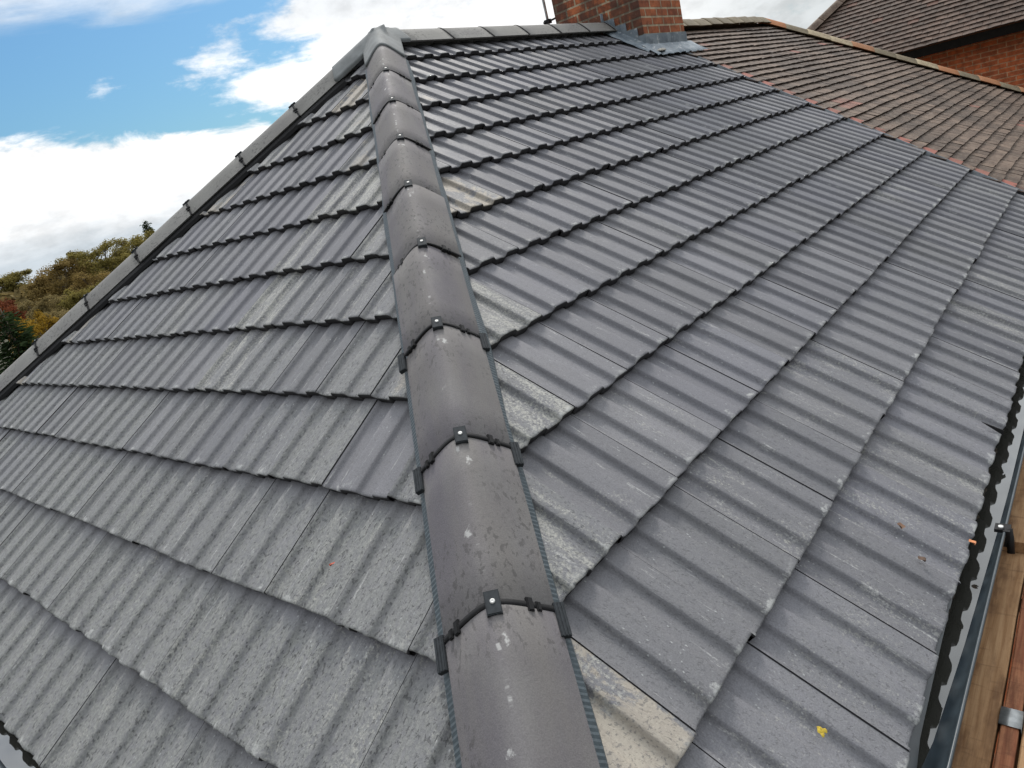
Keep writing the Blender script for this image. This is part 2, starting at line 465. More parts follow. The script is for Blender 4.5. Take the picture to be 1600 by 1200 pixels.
M_TILE = tile_material()
M_HIP = hip_material()
M_HIP_PALE = hip_material('weathered_concrete_ridge', .75)
M_LEAD = lead_material()
M_SADDLE = simple('grey_saddle_lead', (.150, .160, .163), .8, 0, .2, 14, .2)
M_BLACK = simple('black_plastic', (.010, .010, .011), .7, 0, .2, 60, .05, .25)
M_SHADE = simple('eave_shade_black', (.010, .009, .008), 1.0, 0, .2, 20, .1, .05)  # near-black colour paints in the shadow under the far eave
M_CLIP = simple('dark_grey_plastic', (.032, .036, .040), .8, 0, .2, 80, .05, .15)
M_COMB = simple('blue_grey_comb_plastic', (.060, .078, .090), .5, 0, .2, 80, .05)
M_SCREW = simple('pale_steel', (.50, .50, .49), .5, .3, .1, 100, 0)
M_UNDER = simple('dark_felt', (.022, .022, .024), .9, 0, .2, 30, 0)
M_GUTTER = simple('black_gutter_plastic', (.028, .038, .046), .33, 0, .25, 22, .04, .6)
M_WATER = water_material()
M_BRICK = brick_material('chimney_brick', (.40, .125, .052), (.24, .072, .038), (.42, .33, .225), .72, .019)
M_BRICK2 = brick_material('wall_brick', (.52, .135, .048), (.32, .098, .045), (.46, .27, .16), 0, .017)
M_CLAY = clay_material('weathered_clay_tile', [(.082, .054, .039), (.145, .104, .077), (.30, .105, .078)], (.225, .195, .16), .42)
M_CLAY2 = clay_material('brown_clay_tile', [(.048, .030, .022), (.085, .054, .040), (.14, .06, .04)], (.17, .145, .115), .45)
M_CLAYRIDGE = clay_material('clay_hip_tile', [(.17, .13, .085), (.23, .19, .125), (.43, .155, .055)], (.10, .10, .035), .5)
M_WOOD = wood_material('scaffold_plank_wood', (.235, .125, .056), (.38, .235, .125), (.105, .050, .024))
M_WOOD2 = wood_material('reddish_plank_wood', (.19, .065, .032), (.33, .15, .075), (.08, .03, .016))
M_FILLET = simple('blue_grey_mortar', (.17, .185, .20), .85, 0, .3, 30, .4)
M_GALV = simple('galvanised_steel', (.30, .31, .31), .4, .7, .3, 40, .1)
M_SILT = simple('gutter_moss_silt', (.022, .015, .008), .9, 0, .5, 60, .6)
M_MORTAR = simple('pale_mortar', (.38, .36, .32), .9, 0, .3, 40, .4)

# ------------------------------------------------------------------ grey interlocking tile slopes
TW = 0.3143
PER = TW / 2
_KN = [(-.0075, 0.0), (-.004, .09), (0, .46), (.004, .88), (.008, .99), (.022, 1.0), (.060, 1.0), (.078, .98), (.083, .86), (.088, .54), (.093, .24), (.098, .13), (.120, .07)]
AMP = .0180


def profile_samples():
    us = []
    for base in (.083 - PER, .083, .083 + PER):
        for a, h in _KN:
            u = base + a
            if .004 < u < TW - .004: us.append(u)
    us = [.0, ] + sorted(us) + [TW - .0023]
    return us


def prof(u):
    v = (u - .083 + .0075) % PER - .0075
    if v >= _KN[-1][0]: return _KN[-1][1] * AMP * max(0, 1 - (v - _KN[-1][0]) / (PER - .0075 - _KN[-1][0]))
    for (a, h), (a2, h2) in zip(_KN[:-1], _KN[1:]):
        if v <= a2:
            t = (v - a) / (a2 - a); return (h + (h2 - h) * t) * AMP
    return 0.0


US = profile_samples()
LIFT, THK = .034, .027


def add_tile(mb, u0, s0, s1, tint, r, chip=.0018):
    """one tile: body from s0-.07 (head) to s1 (tail); local X=u, Y=-s, Z=height above the tail plane"""
    g = s1 - s0
    dz = r.uniform(-.0018, .0018); ds = r.uniform(-.004, .004); sk = r.uniform(-.0035, .0035); rnd = r.random(); tl = r.uniform(-.002, .002)
    ss = [s0 - .06, s0 + g * .30, s0 + g * .65, s1 - .012, s1 - .004]
    seed = r.uniform(0, 100)

    def z(u, s):
        return prof(u) - .010 + dz + tl * (u / TW - .5) * 2 - LIFT * (1 - (s - s0) / g)
    rows = []
    for s in ss:
        row = []
        for u in US:
            e = ds + sk * (u / TW - .5) if s > s0 + g * .5 else 0
            row.append(mb.vert((u0 + u, -(s + e), z(u, s)), tint, (u / TW, max(0, s1 - s), rnd, 0)))
        rows.append(row)
    lip = []
    for u in US:
        c = mnoise.noise(Vector((u * 60, seed, 0))) * chip * 2
        lip.append((u0 + u, -(s1 + ds + sk * (u / TW - .5) + c), z(u, s1) - .0022 + min(0, c)))
    rows.append([mb.vert(p, tint, (US[i] / TW, 0, rnd, 0)) for i, p in enumerate(lip)])
    for a, b in zip(rows[:-1], rows[1:]):
        for i in range(len(US) - 1): mb.face((a[i], b[i], b[i + 1], a[i + 1]), True)
    # front edge (tail) and a strip of underside
    nT = len(US)
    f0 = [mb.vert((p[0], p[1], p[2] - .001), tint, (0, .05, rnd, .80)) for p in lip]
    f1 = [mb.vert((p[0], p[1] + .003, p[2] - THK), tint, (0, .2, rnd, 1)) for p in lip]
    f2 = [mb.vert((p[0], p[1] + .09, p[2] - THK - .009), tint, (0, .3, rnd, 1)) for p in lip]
    for a, b in ((rows[-1], f0), (f0, f1), (f1, f2)):
        for i in range(nT - 1): mb.face((a[i], b[i], b[i + 1], a[i + 1]), False)
    # side walls of the joint
    for col, flip in ((0, False), (nT - 1, True)):
        top = [row[col] for row in rows]
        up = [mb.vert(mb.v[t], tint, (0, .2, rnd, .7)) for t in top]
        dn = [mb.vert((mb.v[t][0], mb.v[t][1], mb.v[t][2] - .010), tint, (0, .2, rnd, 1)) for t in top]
        for i in range(len(top) - 1):
            q = (up[i], up[i + 1], dn[i + 1], dn[i])
            mb.face(q if not flip else tuple(reversed(q)), False)


def tile_slope(name, label, S, umin, umax, phase, matrix, cuts, cutlines, parent, tintf, seed, cut_label, cut_tint, verge_u=None):
    """cutlines: functions keep(u, s) -> signed distance inside; tiles crossing a line become separate cut_tile sub-parts"""
    r = random.Random(seed)
    main = MB(); cut_list = []
    prev = S[0] - (S[1] - S[0])
    for k, s1 in enumerate(S):
        s0 = prev; prev = s1
        j0 = math.floor((umin - phase) / TW); j1 = math.ceil((umax - phase) / TW)
        for j in range(j0, j1):
            u0 = phase + j * TW
            cs = [(u0, max(s0, 0)), (u0 + TW, max(s0, 0)), (u0, s1), (u0 + TW, s1)]
            ds = [min(f(u, s) for f in cutlines) for u, s in cs]
            if max(ds) <= 0: continue
            if verge_u is not None and u0 > verge_u - .06: continue
            crossing = min(ds) < 0
            if crossing:
                which = [i for i, f in enumerate(cutlines) if min(f(u, s) for u, s in cs) < 0][0]
                mb = MB(); add_tile(mb, u0, s0, s1, cut_tint(k + 1, which, r, u0), r, .003)
                cut_list.append((mb, k + 1, which))
            else:
                add_tile(main, u0, s0, s1, tintf(k + 1, j, u0, r), r)
    slope = main.build(name, M_TILE, parent, matrix, cuts)
    slope['label'] = label
    for mb, k, which in cut_list:
        o = mb.build('cut_tile', M_TILE, slope, matrix, cuts)
        if len(o.data.polygons) < 4:
            bpy.data.objects.remove(o); continue
        t = cut_label(k, which)
        if t: o['label'] = t
    # felt under the tiles
    fb = MB()
    pts = [(umin - .3, .0), (umax, .0), (umax, -S[-1] + .03), (umin - .3, -S[-1] + .03)]
    fb.face([fb.vert((x, y, -.075)) for x, y in pts])
    fo = fb.build('roof_felt', M_UNDER, slope, matrix, cuts)
    return slope


house = empty('grey_tiled_house', (0, 0, GROUND))
tag(house, 'house with dark grey ribbed concrete roof tiles, a rounded hip and a brick chimney', 'house')

MAT_R = frame((0, 0, 0), (1, 0, 0), (0, CT, ST), (0, -ST, CT))
MAT_L = frame((0, 0, 0), (0, -1, 0), (CT, 0, ST), (-ST, 0, CT))
XE = 3.423                                        # verge against the neighbour
OFF = .050


def tint_R(k, j, u, r):
    lich = max(0, r.gauss(.20 if k < 8 else .32, .14)); rough = max(0, r.gauss(.05, .05)) + (.16 if k >= 11 else 0)
    if r.random() < .10: lich += .2
    if k == 12 and -1.75 < u < -1.35: lich = .6
    return (r.uniform(.86, 1.10), min(lich, 1), min(rough, 1), 0)


def cut_R(k, which, r, u):
    cream = {3: .5, 6: .75, 11: .72}.get(k, 0.0)
    lich = {8: .85, 9: .95, 10: .75, 2: .45, 4: .5, 7: .3, 11: .9, 6: .7}.get(k, .35)
    if u > 0: cream, lich = 0, .1
    return (r.uniform(.95, 1.1), lich, .5 if k in (8, 9, 10) else .15, cream)


STREAK = {4: .78, 5: .78, 6: .78, 7: .78, 8: .70, 10: 2.0, 11: 2.35}       # courses with a pale lichen run, and how far across


def tint_L(k, j, u, r):
    rough = min(1, max(0, (k - 5.0) * .15 + r.gauss(.10, .16))); lich = max(0, r.gauss(.22, .16))
    if r.random() < .16: lich = r.uniform(.40, .62)
    if k == 9 and abs(u - 1.86) < .17: rough, lich = 0, .05
    if k in STREAK and abs(u + TW / 2 - STREAK[k]) < .16: lich = .84 if k < 10 else .58
    return (r.uniform(.88, 1.10), min(lich, 1), rough, 0)


def cut_L(k, which, r, u):
    if which == 0:
        return (r.uniform(1.0, 1.12), {3: .9, 5: .95, 8: .75, 6: .6, 7: .5}.get(k, .4), .3 + .05 * k, {2: .7, 4: .45, 3: .3, 8: .35}.get(k, 0))
    return (r.uniform(1.0, 1.15), .7, .4, {4: .6, 7: .6, 8: .7, 3: .3}.get(k, .1))


LAB = {('R', 3): 'cream cut tile beside the hip', ('R', 6): 'large cream unpainted cut tile beside the hip', ('R', 8): 'pale grey lichen covered cut tile beside the hip',
       ('R', 9): 'whitish weathered cut tile beside the hip', ('R', 10): 'mottled pale cut tile beside the hip', ('R', 11): 'speckled cream cut tile lowest beside the hip'}
cR = [(Vector((OFF, 0, 0)), Vector((1, -CT, 0))), (Vector((XE, 0, 0)), Vector((-1, 0, 0))), (Vector((0, -.045, 0)), Vector((0, -1, 0)))]
slope_R = tile_slope('roof_slope', 'long right hand slope of grey ribbed tiles down to the gutter and planks', SR, -3.6, XE, -2.0 - 6 * TW, MAT_R, cR,
                     [lambda u, s: u + CT * s - OFF], house, tint_R, 3, lambda k, w: LAB.get(('R', k)), cut_R, None)
cL = [(Vector((-OFF, 0, 0)), Vector((-1, -CT, 0))), (Vector((OFF, 0, 0)), Vector((1, -CT, 0)))]
slope_L = tile_slope('roof_slope', 'triangular left hand slope of mottled grey ribbed tiles between the two hips', SL, -3.6, 3.6, .012, MAT_L, cL,
                     [lambda u, s: -u + CT * s - OFF, lambda u, s: u + CT * s - OFF], house, tint_L, 5, lambda k, w: None, cut_L)

ly = MB(); r_ = random.Random(3)
for q in range(3):
    cxx, cyy, rr = -2.430 + .006 * q, -3.962 + .008 * (q % 2), .006 + .003 * (q == 1)
    ring = [ly.vert((cxx + math.cos(a * .7) * rr * r_.uniform(.6, 1.2), cyy + math.sin(a * .7) * rr * r_.uniform(.6, 1.2), .0095)) for a in range(9)]
    top = ly.vert((cxx, cyy, .0120))
    for a in range(9): ly.face((ring[a], ring[(a + 1) % 9], top), True)
lo_ = ly.build('lichen_patch', simple('yellow_lichen', (.40, .29, .03), .9, 0, .3, 200, .2), slope_R, MAT_R); lo_['label'] = 'small bright yellow lichen patch'
# the far slope, out of sight behind the ridge and left hip
bk = MB()
rows = []
for s in [.05] + SL:
    rows.append([(u, -s, prof((u) % TW) - .02) for u in [i * .02615 for i in range(-140, 150)]])
bk.grid(rows, True)
MAT_B = frame((0, 0, 0), (-1, 0, 0), (0, -CT, ST), (0, ST, CT))
bk.build('roof_slope', M_TILE, house, MAT_B, [(Vector((-OFF, 0, 0)), Vector((-1, -CT, 0))), (Vector((-XE, 0, 0)), Vector((1, 0, 0)))])

# ------------------------------------------------------------------ hip and ridge tiles
HW, HD, HTK = .126, .098, .016


def arc(w, d, n=18, c=.045):
    """rounded-angle section: flat flanks meeting in a soft crest"""
    k = math.sqrt((d + c) ** 2 - c * c) / w
    o = []
    for i in range(n + 1):
        t = -1 + 2 * i / n
        x = w * (.45 * t + .55 * t * abs(t))
        o.append((x, -(math.sqrt((k * x) ** 2 + c * c) - c)))
    return o


def half_round(mb, w, d, y0, y1, t=HTK, n=18, lip=.003):
    """half-round shell along -Y from y0 down to y1 (y1<y0), crest at z=0"""
    o = arc(w, d, n); i_ = [(x * (w - t) / w, z * (d - t * .6) / d - t) for x, z in o]
    ys = [y0, y0 - lip] + [y0 + (y1 - y0) * f for f in (.25, .5, .75)] + [y1 + lip, y1]
    rows = []
    for k, y in enumerate(ys):
        sc = .985 if k in (0, len(ys) - 1) else 1.0
        rows.append([(x * sc, y, z - (.0025 if sc < 1 else 0)) for x, z in o])
    a = mb.grid(rows, True)
    b = mb.grid([[(x, y, z) for x, z in i_] for y in (y0, y1)], True)
    for e, (p, q) in enumerate(((a[0], b[0]), (a[-1], b[1]))):
        p2 = [mb.vert(mb.v[i]) for i in p]; q2 = [mb.vert(mb.v[i]) for i in q]
        for i in range(n):
            f = (p2[i], q2[i], q2[i + 1], p2[i + 1]); mb.face(f if e == 0 else tuple(reversed(f)))
    for s in (0, n):
        f = [r[s] for r in a] + [b[1][s], b[0][s]]
        f = [mb.vert(mb.v[i]) for i in f]; mb.face(f)


HL = .4945


def make_hip_tile():
    mb = MB(); half_round(mb, HW, HD, -.006, -HL + .006)
    t = mb.build('hip_tile', M_HIP)
    # black union in the joint at the tile's lower end
    ub = MB(); o = arc(HW + .001, HD, 20)
    rows = []
    for y, up in ((-HL + .007, .0), (-HL + .006, .0030), (-HL - .006, .0030), (-HL - .007, .0)):
        rows.append([(x * (1 + up * 7), y, z + up) for x, z in o])
    ub.grid(rows, True)
    u = ub.build('joint_seal', M_BLACK, t)

    def plate(px, half_u, ylo, yhi, thick, raise_, name, mtl):
        """small plate bent onto the arc at arc parameter px (-1..1)"""
        pb = MB(); aa = arc(HW, HD, 60)
        i = min(range(61), key=lambda q: abs(aa[q][0] - px * HW)); x, z = aa[i]; x2, z2 = aa[min(i + 1, 60)]; x1, z1 = aa[max(i - 1, 0)]
        tx = Vector((x2 - x1, 0, z2 - z1)).normalized(); nz = Vector((0, 1, 0)).cross(tx) * -1
        if nz.z < 0: nz = -nz
        mm = frame((x, 0, z), tx, (0, 1, 0), nz)
        b = .002
        pb.box((-half_u, ylo, -.006), (half_u, yhi, thick + raise_), m=mm)
        pb.box((-half_u + b, ylo + b, thick + raise_), (half_u - b, yhi - b, thick + raise_ + .002), m=mm)
        ob = pb.build(name, mtl, t)
        return ob, mm, thick + raise_ + .002
    c, mm, zt = plate(.04, .0165, -HL - .030, -HL + .026, .004, .003, 'clamp_plate', M_CLIP)
    sb = MB(); rows = []
    for rr, zz in ((.0058, 0), (.0058, .002), (.004, .003), (.002, .0025), (.0001, .0015)):
        rows.append([mm @ Vector((rr * math.cos(a * math.pi / 8), -HL - .001 + rr * math.sin(a * math.pi / 8), zt + zz)) for a in range(16)])
    sb.grid(rows, True, True)
    sb.build('screw_head', M_SCREW, t)
    for px in (-.66, .60):
        plate(px, .008, -HL - .017, -HL + .015, .003, .003, 'joint_clip', M_BLACK)
        plate(px + (.13 if px > 0 else -.13), .006, -HL - .014, -HL + .008, .003, .003, 'joint_clip', M_BLACK)
    for sgn in (-1, 1):
        wb = MB()
        ang = Matrix.Rotation(sgn * .41, 4, 'Y')
        base = Matrix.Translation((sgn * (HW + .010), -HL - .020, -HD + .004)) @ ang
        wb.box((-.014, -.046, -.012), (.010, .034, .001), m=base)
        for q in range(3): wb.box((-.012 + q * .0075, -.045, .001), (-.008 + q * .0075, .033, .0026), m=base)
        wb.build('joint_wing', M_CLIP, t)
    return t


n_ = math.sqrt(2 + TT * TT)
HIP_CREST = .086


def hip_frame(sy):
    """frame for the hip running down (-1, sy, -tan): Y uphill, Z up, X across"""
    y = Vector((1, -sy, TT)) / n_
    x = Vector((1, sy, 0)) / math.sqrt(2) if sy < 0 else Vector((-1, -1, 0)) / math.sqrt(2) * -1
    x = Vector((1, sy, 0)).normalized()
    z = x.cross(y)
    if z.z < 0: x = -x; z = x.cross(y)
    return x, y, z


def place_hips(proto, sy, t0, count, jit, skip_first=False):
    x, y, z = hip_frame(sy)
    up = Vector((0, 0, HIP_CREST))
    r = random.Random(jit)
    res = []
    for k in range(count):
        d = t0 + k * HL
        org = -y * d + up + x * r.uniform(-.003, .003) + z * r.uniform(-.002, .002)
        m = frame(org, x, y, z) @ Matrix.Rotation(r.uniform(-.006, .006), 4, 'Z') @ Matrix.Rotation(r.uniform(-.02, .02), 4, 'Y')
        res.append(m)
    return res


ht = make_hip_tile()
mats = place_hips(ht, -1, 4.332 - 8 * HL, 10, 4)
ht.matrix_basis = mats[-1]; adopt(ht, house)
for i_, m in enumerate(mats[:-1]): copy_tree(ht, house, m, () if i_ >= 5 else ('joint_wing',))
PALE_ME = None
for m in place_hips(ht, 1, .27, 11, 9):
    c = copy_tree(ht, house, m, ('joint_wing',))
    c.material_slots[0].link = 'OBJECT'; c.material_slots[0].material = M_HIP_PALE

# ribbed seal strips along both hips
for sy in (-1, 1):
    x, y, z = hip_frame(sy)
    for sg in (-1, 1):
        sbm = MB(); rows = []
        d = .35
        k = 0
        while d < 5.28:
            zz = .0025 if k % 2 else 0
            wob = mnoise.noise(Vector((d * 2.3, sg, sy * 5))) * .010
            rows.append([tuple(sg * (w_ + (wob if w_ > .12 else 0)) if i == 0 else v_ for i, v_ in enumerate((w_, -d, -.437 * w_ + h_ + zz * (1 if w_ > .10 else 0)))) for w_, h_ in ((.085, .03), (.112, .022), (.126, .018), (.141, .008), (.143, -.014))])
            d += .0065; k += 1
        sbm.grid(rows, False)
        sbm.build('hip_seal_strip', M_COMB if sy < 0 else M_BLACK, house, frame((0, 0, 0), x, y, z))

# ridge tiles along the top to the chimney
RL = .452
rt = MB(); half_round(rt, .128, .105, -.005, -RL + .005)
ridge = rt.build('ridge_tile', M_HIP_PALE)
ubm = MB(); o_ = arc(.129, .105, 16)
ubm.grid([[(x * (1 + up * 7), yy, zq + up) for x, zq in o_] for yy, up in ((-RL + .010, .001), (-RL + .007, .004), (-RL - .007, .004), (-RL - .010, .001))], True)
ubm.build('joint_seal', M_BLACK, ridge)
pb_ = MB(); pb_.box((.055, -RL - .014, -.022), (.072, -RL + .014, -.008)); pb_.build('joint_clip', M_BLACK, ridge)
for k in range(7):
    org = Vector((.13 + k * RL, 0, .068 + rng.uniform(-.002, .002)))
    m = frame(org, (0, -1, 0), (-1, 0, 0), (0, 0, 1))
    m = frame(org, (0, 1, 0), (-1, 0, 0), (0, 0, 1)) if Vector((0, 1, 0)).cross(Vector((-1, 0, 0))).z > 0 else m
    if k == 0: ridge.matrix_basis = m; adopt(ridge, house)
    else: copy_tree(ridge, house, m)

# three-way saddle over the apex
sd_ = MB()


def blob_shell(dirs):
    """smooth cap: lowered where no arm passes"""
    N, Mr = 180, 16
    rows = []
    for i in range(Mr + 1):
        row = []
        for k in range(N):
            a = 2 * math.pi * k / N
            rmax = .09
            for (dv, cr, w, dd), Lm in zip(dirs, (.36, .36, .15)):
                dh = Vector((dv.x, dv.y, 0)).normalized(); ca = math.cos(a) * dh.x + math.sin(a) * dh.y; sa = abs(math.cos(a) * dh.y - math.sin(a) * dh.x)
                if ca > 0: rmax = max(rmax, min(Lm / max(ca, .01), (w - .004) / max(sa, .01)))
            rr = .003 + (rmax - .003) * i / Mr
            p = Vector((math.cos(a) * rr, math.sin(a) * rr, 0))
            best = -9
            for dv, cr, w, dd in dirs:
                dh = Vector((dv.x, dv.y, 0)).normalized(); al = p.dot(dh)
                sl = dv.z / math.hypot(dv.x, dv.y)
                if al < -.05: continue
                q = abs(p.x * dh.y - p.y * dh.x)
                kk = math.sqrt((dd + .045) ** 2 - .045 ** 2) / w
                zz = cr + sl * al - (math.sqrt((kk * q) ** 2 + .045 ** 2) - .045)
                best = zz if best < -5 else max(best, zz) + .2 * max(0, .02 - abs(best - zz)) ** 2 / .02
            best = min(best, HIP_CREST - .004)
            row.append((p.x, p.y, best))
        rows.append(row)
    return rows


hipd = [(Vector((-1, -1, -TT)), HIP_CREST + .009, HW + .008, HD + .006), (Vector((-1, 1, -TT)), HIP_CREST + .009, HW + .008, HD + .006), (Vector((1, 0, 0)), .080, .134, .108)]
rows = blob_shell(hipd)
rows.append([(x, y, z - .009) for x, y, z in rows[-1]])
rows.append([(x * .97, y * .97, z - .012) for x, y, z in rows[-1]])
sd_.grid(rows, True, True)
sd_.build('apex_saddle', M_SADDLE, house)

# ------------------------------------------------------------------ chimney with lead flashings
CX0, CX1, CY0, CY1 = 2.885, 3.735, -.385, .53
ch = MB()
def chim_box(mb, lo, hi):
    n0 = len(mb.f); mb.box(lo, hi)
    for fi in range(n0, len(mb.f)):
        f = mb.f[fi]; c = sum((Vector(mb.v[i]) for i in f), Vector()) / 4
        if abs(c.x - lo[0]) < 1e-4:
            for i in f: mb.tint[i] = (1, 0, 1, 0)
        else:
            for i in f: mb.tint[i] = (1, 0, .25, 0)
        mb.uv[fi] = [(u + .06, v + .002) for u, v in mb.uv[fi]]
chim_box(ch, (CX0, CY0, -1.0), (CX1, CY1, 1.35))
chim_box(ch, (CX0 - .04, CY0 - .04, 1.35), (CX1 + .04, CY1 + .04, 1.5))
chim = ch.build('chimney', M_BRICK, house)
for yy in (-.13, .27):
    pm = MB(); rows = []
    for rr, zz in ((.13, 1.5), (.125, 1.8), (.145, 1.82), (.145, 1.86), (.11, 1.86), (.10, 1.55)):
        rows.append([((CX0 + CX1) / 2 + rr * math.cos(a * math.pi / 10), yy + rr * math.sin(a * math.pi / 10), zz) for a in range(20)])
    pm.grid(rows, True, True); pm.build('chimney_pot', M_CLAYRIDGE, chim)
# apron on the face towards the eave, dressed down over the tiles
ap = MB()
zr = lambda y: y * TT
ap.box((CX0 - .012, CY0 - .010, -.31), (CX1 + .012, CY0 + .002, -.150))
rows = []
for f, (yy, dz) in enumerate(((CY0 - .008, .030), (CY0 - .05, .022), (CY0 - .10, .016), (CY0 - .150, .012), (CY0 - .156, .002))):
    rows.append([(CX0 - .10 + (CX1 - CX0 + .20) * i / 40, yy - .012 * math.sin(i * 1.3) * (f >= 3), zr(yy) + dz + (prof(((CX0 - .1 + (CX1 - CX0 + .2) * i / 40) + 2.0) % TW) - .006) * (.15 + .10 * f)) for i in range(41)])
ap.grid(rows, True)
ap.build('lead_apron', M_LEAD, chim)
sf = MB()
# steps on the face towards the camera
ys = [CY0 - .012]
lev = [-.15 + .075 * i for i in range(1, 6)]
yprev = CY0 - .012
for i, zl in enumerate([-.15] + lev):
    ynext = min((zl - .075) / TT, .03)
    if ynext <= yprev: continue
    x = CX0 - .006 - .0012 * (i % 2)
    P = [(x, yprev, zr(yprev) - .05), (x, ynext, zr(min(ynext, 0)) - .05), (x, ynext, zl), (x, yprev, zl - .004)]
    a = [sf.vert(p) for p in P]; sf.face(tuple(reversed(a)))
    b = [sf.vert((p[0] + .010, p[1], p[2])) for p in P]
    sf.face((a[3], a[2], b[2], b[3])); sf.face((a[2], a[1], b[1], b[2]))
    yprev = ynext
    if yprev > .02: break
# flat wing beside the chimney on the tiles
rows = []
for k in range(14):
    yy = .02 - k * (.02 - CY0 + .09) / 13
    hh = zr(min(yy, 0)) if yy < 0 else 0
    rows.append([(CX0 - xo - (.012 * math.sin(k * 1.9) if xo > .1 else 0), yy, hh + h2) for xo, h2 in ((0, .045), (.03, .024), (.09, .020), (.135, .012), (.14, .0))])
sf.grid(rows, True)
sf.build('step_flashing', M_LEAD, chim)
mo = MB()
for i, (xx, ww) in enumerate(((CX0 - .03, .16), (CX0 + .03, .09))):
    rows = []
    for a in range(5):
        rr = math.cos(a / 4 * math.pi / 2)
        rows.append([(xx + .06 + math.cos(b * math.pi / 6) * ww * .5 * rr, CY0 - .125 + i * .04 + math.sin(b * math.pi / 6) * .035 * rr, zr(CY0 - .125) + .018 + .022 * math.sin(a / 4 * math.pi / 2) + .003 * math.sin(b * 2.1)) for b in range(12)])
    mo.grid(rows, True, True)
mo.build('mortar_dab', M_MORTAR, chim)

# thin mast tied to the chimney
mast = empty('aerial_mast', (3.02, .765, .25)); tag(mast, 'thin grey metal pole standing beside the brick chimney', 'pole')
mm_ = MB(); mm_.tube([(3.10, .765, -.65), (3.10, .768, .40), (3.098, .785, 1.6)], .014, 10); mm_.build('pole', M_GALV, mast)
mm_ = MB(); mm_.tube([(3.06, .80, .30), (3.10, .74, .305), (3.08, .52, .315)], .010, 8); mm_.box((3.075, .735, .285), (3.125, .80, .325)); mm_.build('bracket', M_BLACK, mast)

# ------------------------------------------------------------------ walls, gutters
EZ = -SR[-1] * ST; EY = -SR[-1] * CT
wl = MB()
def wall_ring(mb, pts, z0, z1):
    for (x0, y0), (x1, y1) in zip(pts[:-1], pts[1:]):
        L = math.hypot(x1 - x0, y1 - y0)
        v = [mb.vert(p) for p in ((x0, y0, z0), (x1, y1, z0), (x1, y1, z1), (x0, y0, z1))]
        mb.face(v, False, [(0, z0), (L, z0), (L, z1), (0, z1)])
wq = EY + .20
wall_ring(wl, [(XE, wq), (wq, wq), (wq, -wq), (XE, -wq)][::-1], GROUND, EZ - .06)
wl.build('wall', M_BRICK2, house)
fa = MB(); fa.box((wq - .04, wq - .045, EZ - .25), (XE, wq - .015, EZ - .03)); fa.box((wq - .045, wq - .04, EZ - .25), (wq - .015, -wq, EZ - .03)); fa.build('fascia', M_BLACK, house)


def gutter(along, p0, p1, zrim, inner, outer, name_parent, water_z):
    """along 'x' or 'y'; half-round channel between inner and outer offset"""
    g_ = MB(); n = 14; c = (inner + outer) / 2; r = abs(outer - inner) / 2; sg = 1 if outer > inner else -1
    ring = []
    for i in range(n + 1):
        a = math.pi * i / n; ring.append((c - sg * r * math.cos(a), zrim - r * .95 * math.sin(a)))
    lipr = [(outer + sg * .001, zrim + .004), (outer + sg * .006, zrim + .005), (outer + sg * .009, zrim), (outer + sg * .006, zrim - .006)]
    out = [(c + sg * (r + .004) * math.cos(math.pi * i / n), zrim - .006 - (r + .001) * math.sin(math.pi * i / n)) for i in range(n + 1)]
    sec = ring + lipr + out
    rows = []
    steps = 30
    for k in range(steps + 1):
        t = p0 + (p1 - p0) * k / steps
        zo = min(.016, max(-.004, -(t + 1.0) * .0115)) if along == 'x' else 0
        rows.append([(t, s, z + zo) if along == 'x' else (s, t, z + zo) for s, z in sec])
    g_.grid(rows, True)
    go = g_.build('gutter', M_GUTTER, house)
    w = MB(); hw = r * .93
    hw = math.sqrt(max(r * r - ((zrim - water_z) / .95) ** 2, 1e-6)) - .0005
    pts = [(p0, c - hw), (p1, c - hw), (p1, c + hw), (p0, c + hw)]
    w.face([w.vert((t, s, water_z) if along == 'x' else (s, t, water_z)) for t, s in pts])
    w.build('gutter_water', M_WATER, go)
    sl_ = MB(); rows = []
    for k in range(260):
        t = p0 + (p1 - p0) * k / 259
        nz = mnoise.noise(Vector((t * 9, 3, 0))) * .5 + mnoise.noise(Vector((t * 31, 8, 0))) * .5
        reach = .060 + .016 * nz
        rows.append([((t, inner + sg * reach * f, water_z - .006 + .011 * (1 - f) * (1 + .6 * nz) + .003 * mnoise.noise(Vector((t * 60, f * 9, 2)))) if along == 'x' else (inner + sg * reach * f, t, water_z - .006 + .011 * (1 - f) * (1 + .6 * nz))) for f in (0, .25, .5, .7, .85, 1.0)])
    sl_.grid(rows, True); sl_.build('gutter_silt', M_SILT, go)
    return go


RIMZ = EZ - .034
gr = gutter('x', -3.47, XE, RIMZ, -3.358, -3.474, None, RIMZ - .040)
gl = gutter('y', -3.47, 3.4, RIMZ, -3.355, -3.471, None, RIMZ - .030)
for xx in (-1.33, .55, 2.3):
    bm_ = MB()
    bm_.box((xx - .022, -3.492, RIMZ - .045), (xx + .022, -3.474, RIMZ + .010))
    bm_.box((xx - .018, -3.474, RIMZ + .001), (xx + .018, -3.452, RIMZ + .012))
    bm_.tube([(xx, -3.487, RIMZ + .008), (xx - .012, -3.492, RIMZ - .02), (xx - .03, -3.494, RIMZ - .06)], .010, 8)
    bo = bm_.build('gutter_bracket', M_BLACK, gr)
    sb = MB(); sb.tube([(xx - .005, -3.468, RIMZ + .010), (xx - .005, -3.468, RIMZ + .017)], .007, 10); sb.build('gutter_screw', M_SCREW, gr)

